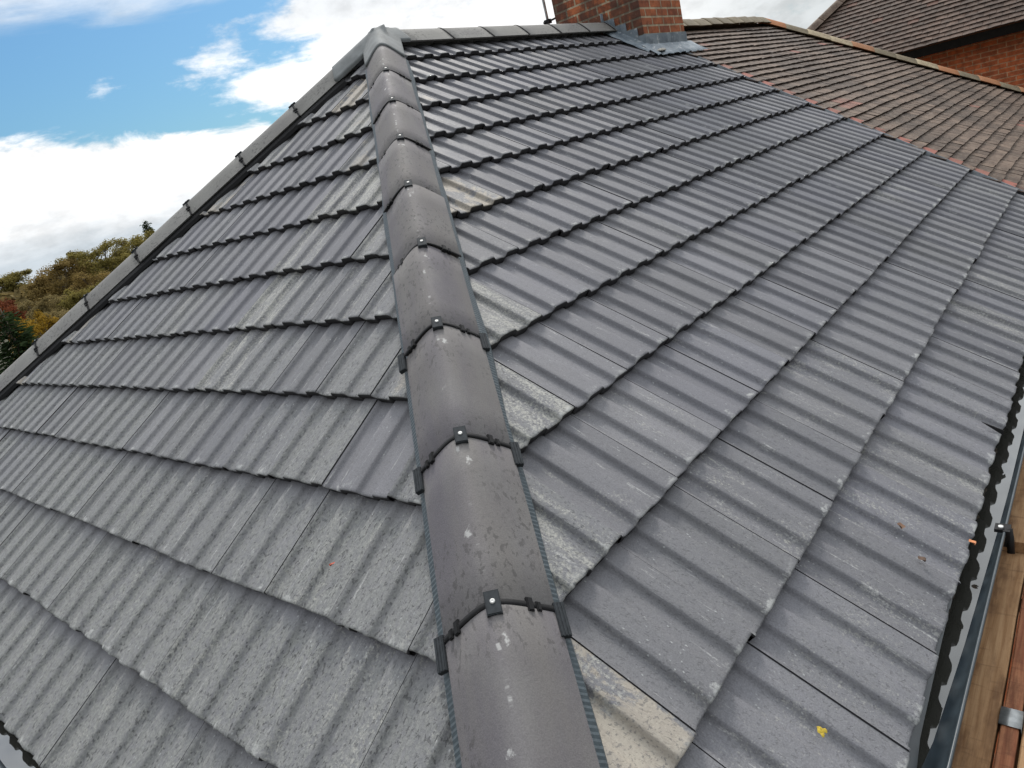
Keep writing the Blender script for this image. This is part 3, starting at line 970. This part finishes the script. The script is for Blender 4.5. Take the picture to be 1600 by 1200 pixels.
# black flap sticking up at the eave tile
fl = MB()
FX = -.750
pp = [(FX + .004, -4.105, .012), (FX - .004, -4.045, .020), (FX + .014, -4.122, .024), (FX + .010, -4.130, .010)]
a = [fl.vert(p) for p in pp]; b = [fl.vert((p[0] - .004, p[1], p[2])) for p in pp]
fl.face(a); fl.face(tuple(reversed(b)))
for i in range(4): j = (i + 1) % 4; fl.face((a[i], b[i], b[j], a[j]))
fo = fl.build('felt_flap', M_BLACK, house, MAT_R); fo['label'] = 'black pointed flap sticking up at the eave tiles'

# ------------------------------------------------------------------ neighbour with plain clay tiles
nb = empty('clay_tiled_house', (6, 0, GROUND)); tag(nb, 'neighbouring house roofed in small weathered brown clay tiles, joined to the grey roof', 'house')
XH = 7.0
GP = .110; PW = .166


def plain_tiles(mb, n_course, umin_f, umax_f, smax, seed, gauge=GP, width=PW, tintf=None, lift=.021, wav=.006):
    r = random.Random(seed)
    for k in range(n_course):
        s1 = .10 + (k + 1) * gauge; s0 = s1 - gauge
        off = (k % 2) * width / 2
        ua = umin_f(s1); ub = umax_f(s1)
        j = math.floor((ua - off) / width) - 1
        while off + j * width < ub + width:
            u0 = off + j * width; jj = j; j += 1
            if u0 + width < ua - .02 or u0 > ub: continue
            t = tintf(k, u0, r)
            sag = wav * mnoise.noise(Vector((u0 * .9, s1 * 2.0, seed)))
            lz = r.uniform(-.0025, .0025); tl = r.uniform(-.003, .003); ds = r.uniform(-.005, .005)
            ds += .012 * mnoise.noise(Vector((u0 * .7, k * .35, 4)))
            cam_ = .003
            us = (u0 + .0015, u0 + width * .5, u0 + width - .0015)
            top = [mb.vert((u, -(s0 - .02), sag - lift + cam_ * (i == 1)), t) for i, u in enumerate(us)]
            bot = [mb.vert((u, -(s1 + ds), sag + lz + tl * (i - 1) + cam_ * (i == 1)), t) for i, u in enumerate(us)]
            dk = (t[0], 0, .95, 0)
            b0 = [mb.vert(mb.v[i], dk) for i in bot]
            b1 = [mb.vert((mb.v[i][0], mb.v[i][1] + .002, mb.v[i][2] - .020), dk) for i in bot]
            for i in range(2):
                mb.face((top[i], bot[i], bot[i + 1], top[i + 1]), True)
                mb.face((b0[i], b1[i], b1[i + 1], b0[i + 1]))
            for c_, rev in ((0, 0), (2, 1)):
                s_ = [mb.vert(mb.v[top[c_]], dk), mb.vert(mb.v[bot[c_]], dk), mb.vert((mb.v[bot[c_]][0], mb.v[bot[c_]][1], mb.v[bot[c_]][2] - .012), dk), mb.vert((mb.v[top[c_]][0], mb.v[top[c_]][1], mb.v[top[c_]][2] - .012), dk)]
                mb.face(s_ if not rev else tuple(reversed(s_)))


def nb_tint(k, u, r):
    v = r.choice((r.uniform(.75, 1.15), r.uniform(.9, 1.3)))
    cl = mnoise.noise(Vector((u * 1.1, k * .12, 2)))
    red = 0
    if cl < -.12: v *= .70
    if u < XE + .20: return (v, 0.0, 0, 0)
    if r.random() < .012: red = r.uniform(.3, .6)
    if k in (17, 18) and 3.75 < u < 4.15: red = r.uniform(.25, .5)
    return (v, red, 0, 0)


pm = MB()
plain_tiles(pm, 37, lambda s: XE + .115, lambda s: XH + s * CT - .03, 4.2, 21, tintf=nb_tint)
MAT_N = frame((0, 0, -.004), (1, 0, 0), (0, CT, ST), (0, -ST, CT))
ns = pm.build('roof_slope', M_CLAY, nb, MAT_N, [(Vector((XH - .05, 0, 0)), Vector((-1, -CT, 0)))])
ub_ = MB(); ub_.face([ub_.vert(p) for p in ((XE - .06, 0, -.04), (XH, 0, -.04), (XH + 4.1 * CT, -4.1, -.04), (XE - .06, -4.1, -.04))]); ub_.build('roof_felt', M_UNDER, ns, MAT_N)
# bedded verge tiles, alternate ones fresh red
vb = MB(); r = random.Random(5)
for k in range(37):
    s1 = .10 + (k + 1) * GP; s0 = s1 - GP
    red = (k % 2 == 0) and k > 7
    t = (r.uniform(.8, 1.15), r.uniform(.5, .95) if red else r.uniform(0, .12), 0, 0)
    x1 = XE + .130 + r.uniform(-.004, .004)
    x0 = XE + .004
    z0 = -.012 if not red else -.008
    a = [vb.vert(p, t) for p in ((x0, -s0 + .02, z0 - .012), (x0, -s1, z0 + .002), (x1, -s1, z0 + .012), (x1, -s0 + .02, z0 + .002))]
    vb.face(a)
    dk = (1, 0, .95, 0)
    b = [vb.vert(p, dk) for p in ((x0, -s1, z0 + .002), (x0, -s1 + .002, z0 - .014), (x1, -s1 + .002, z0 - .006), (x1, -s1, z0 + .012))]
    vb.face(b)
mo_ = MB()
mo_.grid([[(XE + .001, -s_ * .07, -.06), (XE + .001, -s_ * .07, -.004 + .004 * mnoise.noise(Vector((s_ * .9, 1, 1)))), (XE + .014, -s_ * .07, -.003 + .004 * mnoise.noise(Vector((s_ * .9, 5, 1)))), (XE + .05, -s_ * .07, -.012)] for s_ in range(7, 60)], True)
mo_.build('mortar_fillet', M_FILLET, nb, MAT_N)
vo = vb.build('verge_tiles', M_CLAY, nb, MAT_N); vo['label'] = 'strip of verge tiles beside the grey roof, alternate ones fresh red'
# other slopes of this roof
os_ = MB()
q = [(XH, 0, -.01), (XH + 4.1 * CT, -4.1 * CT, -4.1 * ST), (XH + 4.1 * CT, 4.1 * CT, -4.1 * ST)]
os_.face([os_.vert(p) for p in q])
os_.build('roof_slope', M_CLAY, nb); os_ = MB()
q = [(XE, 0, -.01), (XH, 0, -.01), (XH + 4.1 * CT, 4.1 * CT, -4.1 * ST), (XE, 4.1 * CT, -4.1 * ST)]
os_.face([os_.vert(p) for p in reversed(q)])
os_.build('roof_slope', M_CLAY, nb)
wn = MB(); wall_ring(wn, [(XE, wq), (XH - wq - .1, wq), (XH - wq - .1, -wq), (XE, -wq)], GROUND, EZ - .06); wn.build('wall', M_BRICK2, nb)
# ridge then hip capping
def cap_tile(w, d, L, col, m, parent, name, label=None):
    c = MB(); half_round(c, w, d, -.004, -L + .004, .014, 12)
    c.tint = [col] * len(c.v)
    o = c.build(name, M_CLAYRIDGE, parent, m)
    if label: o['label'] = label
r = random.Random(11)
xk = 3.74
while xk < XH - .12:
    L = min(.33, XH - xk)
    moss = (r.uniform(.8, 1.0), 0, 0, 0)
    m = frame(Vector((xk, 0, .075 + r.uniform(-.008, .008))), (0, 1, 0), (-1, 0, 0), (0, 0, 1)) @ Matrix.Rotation(r.uniform(-.03, .03), 4, 'X')
    cap_tile(.125, .10, L, moss, m, nb, 'ridge_tile'); xk += L
y = Vector((-1, 1, TT)).normalized(); x = Vector((1, 1, 0)).normalized(); z = x.cross(y)
if z.z < 0: x = -x; z = x.cross(y)
kinds = [1, 0, 2, 2, 1, 0, 0, 2, 1, 0, 1, 0, 1, 0, 1, 0, 1, 1]
d = 0
for k in range(16):
    col = {0: (r.uniform(.8, 1.0), 0.0, 0, 0), 1: (1, r.uniform(.55, .95), 0, 0), 2: (1.9, 0, 0, 0)}[kinds[k]]
    m = frame(Vector((XH, 0, .070 + r.uniform(-.006, .006))) - y * d, x, y, z)
    cap_tile(.115, .085, .345, col, m, nb, 'hip_tile', {1: 'orange clay hip tile', 2: 'pale grey replacement hip tile'}.get(kinds[k]))
    d += .335

# ------------------------------------------------------------------ taller house behind
H3 = empty('brick_house', (14, -3, GROUND)); tag(H3, 'orange brick house behind with a dark brown tiled hipped roof', 'house')
X3, Z3, Y3, P3 = 10.33, -.79, 1.67, R(38.8)
C3, S3 = math.cos(P3), math.sin(P3)
MAT_3 = frame((X3, Y3, Z3), (0, -1, 0), (C3, 0, S3), (-S3, 0, C3))
# here u runs along -y from the corner; local Y = up the slope from the eave
SM3 = 5.4
t3 = MB()


def t3_tint(k, u, r):
    v = r.uniform(.75, 1.25)
    if mnoise.noise(Vector((u * .8, k * .15, 9))) > .25: v *= 1.35
    return (v, .5 if r.random() < .02 else 0, 0, 0)


plain_tiles(t3, 51, lambda s: max(0, (SM3 - s) * C3) - .05, lambda s: 10.0, SM3, 33, .105, .166, t3_tint, .022, .004)
o3 = t3.build('roof_slope', M_CLAY2, H3, MAT_3 @ Matrix.Translation((0, SM3 + .05, 0)), [(Vector((0, -SM3 - .05, 0)), Vector((1, -C3, 0)))])
hs = MB()
rid = Vector((X3 + SM3 * C3, Y3 - SM3 * C3, Z3 + SM3 * S3))
hs.face([hs.vert(p) for p in (rid, (X3, Y3, Z3), (X3 + 2 * SM3 * C3, Y3, Z3))][::-1])
hs2 = MB(); hs2.face([hs2.vert(p) for p in (rid, (X3 + 2 * SM3 * C3, Y3, Z3), (X3 + 2 * SM3 * C3, Y3 - 10, Z3), (rid.x, Y3 - 10, rid.z))][::-1])
hs.build('roof_slope', M_CLAY2, H3)
hs2.build('roof_slope', M_CLAY2, H3)
y = (rid - Vector((X3, Y3, Z3))).normalized(); x = Vector((1, 1, 0)).normalized(); z = x.cross(y)
if z.z < 0: x = -x; z = x.cross(y)
d = 0
while d < 6.6:
    m = frame(Vector((X3, Y3, Z3 + .075)) + y * (d + .45), x, y, z)
    c = MB(); half_round(c, .13, .095, -.004, -.446, .014, 10); c.tint = [(rng.uniform(1.0, 1.35), 0, 0, 0)] * len(c.v)
    c.build('hip_tile', M_CLAY, H3, m); d += .45
ev = MB(); ev.box((X3 + .03, Y3 - 10, Z3 - .16), (X3 + .06, Y3 - .05, Z3 - .03)); ev.box((X3 + .06, Y3 - 10, Z3 - .16), (X3 + .42, Y3 - .05, Z3 - .14)); ev.build('soffit', M_SHADE, H3)
w3 = MB(); xw = X3 + .40; yw = Y3 - .40
wall_ring(w3, [(xw, yw), (xw, Y3 - 10), (X3 + 2 * SM3 * C3 - .4, Y3 - 10), (X3 + 2 * SM3 * C3 - .4, yw), (xw, yw)], GROUND, Z3 - .12)
w3.build('wall', M_BRICK2, H3)

# ------------------------------------------------------------------ scaffold planks beyond the gutter
BZ = -2.50


def plank(name, label, lo, hi, m_, group=None):
    b = MB(); n = 40
    x0, y0, z0 = lo; x1, y1, z1 = hi; e = .003
    sec = [(y0, z0 + e), (y0, z1 - e), (y0 + e, z1), (y1 - e, z1), (y1, z1 - e), (y1, z0 + e), (y1 - e, z0), (y0 + e, z0)]
    ws = []
    for k in range(n + 1):
        t = x0 + (x1 - x0) * k / n
        wv = .0025 * mnoise.noise(Vector((t * 3, y0 * 7, 1)))
        ws.append([(t - x0, yy - y0 + wv, zz - z0 + wv * .6) for yy, zz in sec])
    idx = b.grid(ws, False, True)
    b.face(list(reversed(idx[0]))); b.face(idx[-1])
    bm = b.build(name, m_); bm.location = (x0, y0, z0)
    tag(bm, label, 'plank', group)
    return bm


plank('scaffold_plank', 'tan scaffold plank lying beside the gutter, nearest the bottom edge', (-5.2, -3.524, BZ - .038), (-.95, -3.300, BZ), M_WOOD, 'scaffold planks')
plank('scaffold_plank', 'tan scaffold plank whose dark sawn end laps on top of the nearer one', (-1.235, -3.520, BZ + .002), (2.7, -3.296, BZ + .040), M_WOOD, 'scaffold planks')
edge_pl = plank('scaffold_plank', 'reddish brown plank standing on edge with a metal end band', (-5.0, -3.566, BZ - .225), (2.4, -3.530, BZ - .001), M_WOOD2, 'scaffold planks')
plank('scaffold_plank', 'brown scaffold plank outermost on the right, beyond the reddish plank edge', (-5.3, -3.80, BZ - .045), (2.6, -3.572, BZ - .006), M_WOOD, 'scaffold planks')
bb = MB()
sec = [(-3.5705, BZ - .06), (-3.5705, BZ + .003), (-3.5255, BZ + .003), (-3.5255, BZ - .06)]
rows = [[(xx, yy, zz) for yy, zz in sec] for xx in (-1.985, -1.955, -1.925)]
rows[1] = [(a_, b_, c_ + (.003 if c_ > BZ else 0)) for a_, b_, c_ in rows[1]]
bb.grid(rows, True)
bb.build('metal_band', M_GALV, edge_pl)
# scaffold tube carrying the planks
tp = MB(); tp.tube([(-4.6, -4.1, BZ - .30), (-4.6, -3.2, BZ - .30)], .024, 12); tp.tube([(-1.1, -4.1, BZ - .30), (-1.1, -3.2, BZ - .30)], .024, 12); tp.tube([(1.9, -4.1, BZ - .30), (1.9, -3.2, BZ - .30)], .024, 12)
for xx in (-4.6, -1.1, 1.9): tp.tube([(xx + .05, -4.0, GROUND), (xx + .05, -4.0, BZ + .0)], .024, 12)
tp.tube([(-5.2, -4.06, BZ - .26), (2.8, -4.06, BZ - .26)], .024, 12)
sc = tp.build('scaffold', M_GALV); tag(sc, 'galvanised scaffold tubes carrying the planks below the eave', 'scaffold')

# ------------------------------------------------------------------ fallen leaves
def leaf(u, s, slope_m, col, size, label, rot, z=.012):
    b = MB(); n = 6; rows = []
    for i in range(n + 1):
        t = i / n; w = size * .36 * math.sin(math.pi * min(.98, t * .94 + .03)) ** .8
        rows.append([((t - .5) * size, -w, .004 + .004 * math.sin(t * 5)), ((t - .5) * size, 0, .0005), ((t - .5) * size, w, .005 * math.cos(t * 4) + .003)])
    b.grid(rows, True)
    m_ = simple('dry_leaf', col, .6, 0, .3, 90, .1)
    o = b.build('fallen_leaf', m_)
    o.matrix_basis = slope_m @ Matrix.Translation((u, -s, z)) @ Matrix.Rotation(rot, 4, 'Z')
    tag(o, label, 'leaf')


leaf(-1.615, 3.94, MAT_R, (.10, .045, .018), .030, 'small brown dead leaf on a right slope tile above the gutter', .3)
leaf(-1.70, 4.02, MAT_R, (.08, .04, .02), .022, 'tiny brown leaf scrap lower right of the brown dead leaf', 1.2)
leaf(2.135, 3.30, MAT_L, (.38, .07, .035), .016, 'tiny red leaf scrap on the pitted tiles of the left slope', 1.2)
leaf(-1.475, 4.13, MAT_R, (.50, .18, .06), .022, 'small orange leaf caught on the edge of the eave tiles', .8, .004)

# ------------------------------------------------------------------ ground and trees
gb = MB(); rows = []
def gz(x, y):
    d = math.hypot(x, y); a = math.degrees(math.atan2(y, x))
    h = 0
    if d > 30:
        w = max(0, 1 - abs(a - 80) / 70)
        h = w * min(1, (d - 30) / 120) * 8.0 + 1.0 * mnoise.noise(Vector((x * .02, y * .02, 0))) * min(1, (d - 30) / 60)
    return GROUND - .02 + h
for i in range(0, 41):
    rr = 900 * (i / 40) ** 2.2
    rows.append([(rr * math.cos(k * math.pi / 36), rr * math.sin(k * math.pi / 36), gz(rr * math.cos(k * math.pi / 36), rr * math.sin(k * math.pi / 36)) if i else GROUND - .02) for k in range(72)])
gb.grid(rows, True, True)
M_GROUND = simple('rough_grass', (.034, .036, .014), .9, 0, .5, .6, .3)
go = gb.build('ground', M_GROUND); go['kind'] = 'structure'

M_BARK = simple('tree_bark', (.075, .060, .045), .9, 0, .3, 20, .4)
LEAFM = {
    'olive': leaf_material('olive_leaves', (.130, .112, .030), (.290, .240, .070)),
    'brown': leaf_material('russet_leaves', (.135, .095, .032), (.300, .215, .075)),
    'grey': leaf_material('thin_leaves', (.140, .112, .046), (.320, .250, .110)),
    'yellow': leaf_material('yellow_leaves', (.150, .095, .012), (.40, .25, .035)),
    'red': leaf_material('red_leaves', (.120, .036, .018), (.230, .075, .032)),
    'green': leaf_material('dark_needles', (.014, .028, .012), (.040, .065, .022)),
    'lime': leaf_material('pale_leaves', (.12, .15, .02), (.26, .28, .05)),
}


def limb_set(rx, h, seed, trunk_h):
    r = random.Random(seed); b = MB()
    b.tube([(0, 0, -.4), (.05, .02, trunk_h * .5), (.0, .05, trunk_h), (0, 0, h * .82)], [.28, .22, .17, .04], 8)
    tips = []
    for i in range(15):
        a = i * 2.4 + r.uniform(-.4, .4); z0 = trunk_h * r.uniform(.7, 1.0) + (h - trunk_h) * r.random() * .5
        L = rx * r.uniform(.55, 1.0); z1 = z0 + (h - z0) * r.uniform(.35, .95)
        p = [(0, 0, z0), (math.cos(a) * L * .45, math.sin(a) * L * .45, z0 + (z1 - z0) * .45), (math.cos(a) * L * .85, math.sin(a) * L * .85, z1)]
        b.tube(p, [.10, .06, .018], 5, cap=False)
        for q in range(4):
            e = Vector(p[2]) + Vector((r.gauss(0, .22), r.gauss(0, .22), r.uniform(.0, .25))) * rx * .55
            b.tube([p[1] if q % 2 else p[2], tuple((Vector(p[2]) + e) / 2 + Vector((0, 0, .15))), tuple(e)], [.03, .02, .007], 4, cap=False)
            tips.append(e)
    return b, tips


def broad_mesh(seed, rx=3.2, h=9.0, trunk_h=2.0, leaves=17000, size=.25, sparse=.0):
    r = random.Random(seed)
    wood, tips = limb_set(rx, h, seed, trunk_h)
    clumps = []
    for i in range(46):
        a = r.uniform(0, 2 * math.pi); t = r.random()
        zc = trunk_h + (h - trunk_h) * (.12 + .80 * t)
        rad = rx * math.sqrt(max(.05, 1 - ((zc - (trunk_h + (h - trunk_h) * .42)) / ((h - trunk_h) * .62)) ** 2)) * r.uniform(.55, 1.0)
        clumps.append((Vector((math.cos(a) * rad, math.sin(a) * rad, zc)), rx * r.uniform(.22, .42), r.uniform(-.25, .25)))
    for tp_ in tips[::2]: clumps.append((tp_, rx * r.uniform(.12, .22), r.uniform(-.2, .3)))
    b = MB()
    for i in range(leaves):
        c, cr, cv = clumps[r.randrange(len(clumps))]
        d = Vector((r.gauss(0, 1), r.gauss(0, 1), r.gauss(0, .8))).normalized() * cr * r.random() ** .45
        p = c + d
        n = (d.normalized() + Vector((r.gauss(0, .6), r.gauss(0, .6), r.gauss(.4, .6)))).normalized()
        t = n.orthogonal().normalized(); t = (Matrix.Rotation(r.uniform(0, 6.3), 3, n) @ t); u = n.cross(t)
        s = size * r.uniform(.5, 1.25)
        tv = min(1, max(0, .45 + cv + r.gauss(0, .22)))
        q = [p - t * s * .5, p + u * s * .32, p + t * s * .6, p - u * s * .32]
        b.face([b.vert(v, (tv, 0, 0, 0)) for v in q])
    return wood.mesh('trunk'), b.mesh('crown')


def conifer_mesh(seed, rx, h, leaves=6500):
    r = random.Random(seed); w = MB(); w.tube([(0, 0, -.4), (0, 0, h * .5), (0, 0, h)], [.22, .12, .015], 8)
    b = MB()
    z = h * .10
    while z < h * .985:
        f = 1 - z / h; L = rx * (f ** .85) * r.uniform(.8, 1.1) + .12
        nb_ = max(4, int(9 * f + 4))
        for k in range(nb_):
            a = k * 2 * math.pi / nb_ + r.uniform(-.3, .3) + z * 3
            LL = L * r.uniform(.65, 1.08)
            tip = Vector((math.cos(a) * LL, math.sin(a) * LL, z - LL * .20))
            w.tube([(0, 0, z), tuple(tip)], [.03, .008], 4, cap=False)
            for q in range(max(12, int(75 * LL / rx))):
                t = r.random() ** .7; p = Vector((0, 0, z)).lerp(tip, t) + Vector((r.gauss(0, .20), r.gauss(0, .20), r.gauss(-.08, .16)))
                dr = (tip - Vector((0, 0, z))).normalized() + Vector((r.gauss(0, .5), r.gauss(0, .5), r.gauss(0, .4))); dr.normalize()
                sd = dr.orthogonal().normalized(); s = r.uniform(.24, .50)
                tv = min(1, max(0, .3 + .5 * t * r.random() + r.gauss(0, .15)))
                b.face([b.vert(v, (tv, 0, 0, 0)) for v in (p, p + dr * s * .5 + sd * s * .22, p + dr * s, p + dr * s * .5 - sd * s * .22)])
        z += h * .030 + .06
    return w.mesh('trunk'), b.mesh('crown')


BROAD = [broad_mesh(100 + i, 3.3 + .2 * i, 9.0 + .3 * i, 1.4 + .2 * i) for i in range(4)]
CON = [conifer_mesh(200, 2.2, 11.0), conifer_mesh(201, 1.3, 10.0)]


def tree(name, label, D, az, ztop, kind, meshes, sc=1.0, rot=0.0, group='trees on the wooded hillside'):
    """stands at distance D and compass direction az (from +x) of the camera's spot, its top at height ztop"""
    x = -3.57 + D * math.cos(R(az)); y = -3.74 + D * math.sin(R(az)); z0 = gz(x, y)
    hgt = max(v.co.z for v in meshes[1].vertices)
    o = empty(name, (x, y, z0)); o.rotation_euler.z = rot
    tag(o, label, 'tree', group)
    s = (ztop - z0) / hgt
    for me, nm, mt in ((meshes[0], 'trunk', M_BARK), (meshes[1], 'crown', LEAFM[kind])):
        c = bpy.data.objects.new(nm, me); COL.objects.link(c); c.parent = o
        if not me.materials: me.materials.append(mt)
        c.material_slots[0].link = 'OBJECT'; c.material_slots[0].material = mt
        c.scale = (s * sc, s * sc, s)
    return o


T = [
    ('broadleaf_tree', 'rounded olive green tree at the far left of the hillside skyline', 92, 75.9, 1.5, 'olive', 0, 1.5),
    ('broadleaf_tree', 'olive tree half hidden behind the rounded skyline tree', 100, 79.5, .5, 'grey', 1, 1.3),
    ('broadleaf_tree', 'russet tree rising above the dip in the skyline', 74, 72.6, .9, 'brown', 2, 1.25),
    ('broadleaf_tree', 'tall thin crowned tree highest on the wooded skyline', 76, 69.9, 1.6, 'olive', 3, 1.25),
    ('broadleaf_tree', 'thin leafed olive tree on the skyline just above the left hip', 78, 67.3, 1.65, 'olive', 1, 1.25),
    ('broadleaf_tree', 'brownish tree on the skyline meeting the left hip', 80, 64.4, 1.7, 'brown', 0, 1.25),
    ('conifer_tree', 'small dark conifer tip poking above the left hip', 84, 66.3, 2.75, 'green', 'c1', .9),
    ('broadleaf_tree', 'red leaved tree at the left edge below the skyline', 62, 76.6, -1.0, 'red', 2, 1.0),
    ('broadleaf_tree', 'grey brown twiggy tree on the mid slope', 60, 74.0, -1.6, 'grey', 3, 1.1),
    ('broadleaf_tree', 'russet tree on the mid slope below the tall skyline tree', 64, 70.6, -.7, 'brown', 1, 1.1),
    ('broadleaf_tree', 'olive brown tree on the mid slope beside the hip tiles', 58, 71.8, -1.6, 'olive', 0, 1.0),
    ('broadleaf_tree', 'pale twiggy tree above the yellow tree', 52, 73.6, -2.4, 'grey', 2, 1.0),
    ('broadleaf_tree', 'orange yellow tree below the red tree', 46, 75.0, -2.1, 'yellow', 1, .85),
    ('broadleaf_tree', 'bright yellow tree against the left hip tiles', 42, 73.4, -3.1, 'yellow', 3, .8),
    ('conifer_tree', 'tall dark green conifer at the left edge of the photo', 34, 76.5, -1.5, 'green', 'c0', 1.5),
    ('conifer_tree', 'lower dark conifer in front of the yellow tree', 30, 76.0, -3.1, 'green', 'c0', 1.5),
    ('broadleaf_tree', 'olive shrubby tree lowest at the left edge', 26, 77.3, -3.9, 'olive', 0, 1.3),
    ('broadleaf_tree', 'olive tree low down between the dark conifers and the hip', 33, 74.9, -3.7, 'olive', 2, 1.1),
]
for i, (nm, lb, D, az, zt, kd, ms, sc_) in enumerate(T):
    me = CON[int(ms[1])] if isinstance(ms, str) else BROAD[ms]
    tree(nm, lb, D, az, zt, kd, me, sc_, i * 1.7)
tree('broadleaf_tree', 'pale green tree behind the corner of the brown hipped roof', 30, 16.2, .98, 'lime', BROAD[1], .42, .5, None)

# far woodland reading as one mass
wd = MB(); r = random.Random(77)
for i in range(42000):
    az = R(r.uniform(52, 112)); D = r.uniform(84, 140)
    x = -3.57 + D * math.cos(az); y = -3.74 + D * math.sin(az)
    top = -.9 + 1.4 * mnoise.noise(Vector((math.degrees(az) * .35, D * .05, 1))) + (D - 84) * .012
    if math.degrees(az) > 74: top -= .5
    z = top - abs(r.gauss(0, 1)) * 2.2
    n = Vector((r.gauss(0, .6), r.gauss(0, .6), 1)).normalized(); t = n.orthogonal().normalized(); t = Matrix.Rotation(r.uniform(0, 6.3), 3, n) @ t; u = n.cross(t)
    s = r.uniform(.3, .7); tv = min(1, max(0, .5 + .5 * mnoise.noise(Vector((x * .12, y * .12, 3))) + r.gauss(0, .18)))
    c = Vector((x, y, z)); wd.face([wd.vert(v, (tv, 0, 0, 0)) for v in (c - t * s, c + u * s * .6, c + t * s, c - u * s * .6)])
wo = wd.build('woodland', leaf_material('far_wood_leaves', (.100, .080, .034), (.220, .165, .068))); wo['kind'] = 'stuff'
wo['label'] = 'far autumn woodland filling the hillside behind the nearer trees'; wo['category'] = 'woodland'
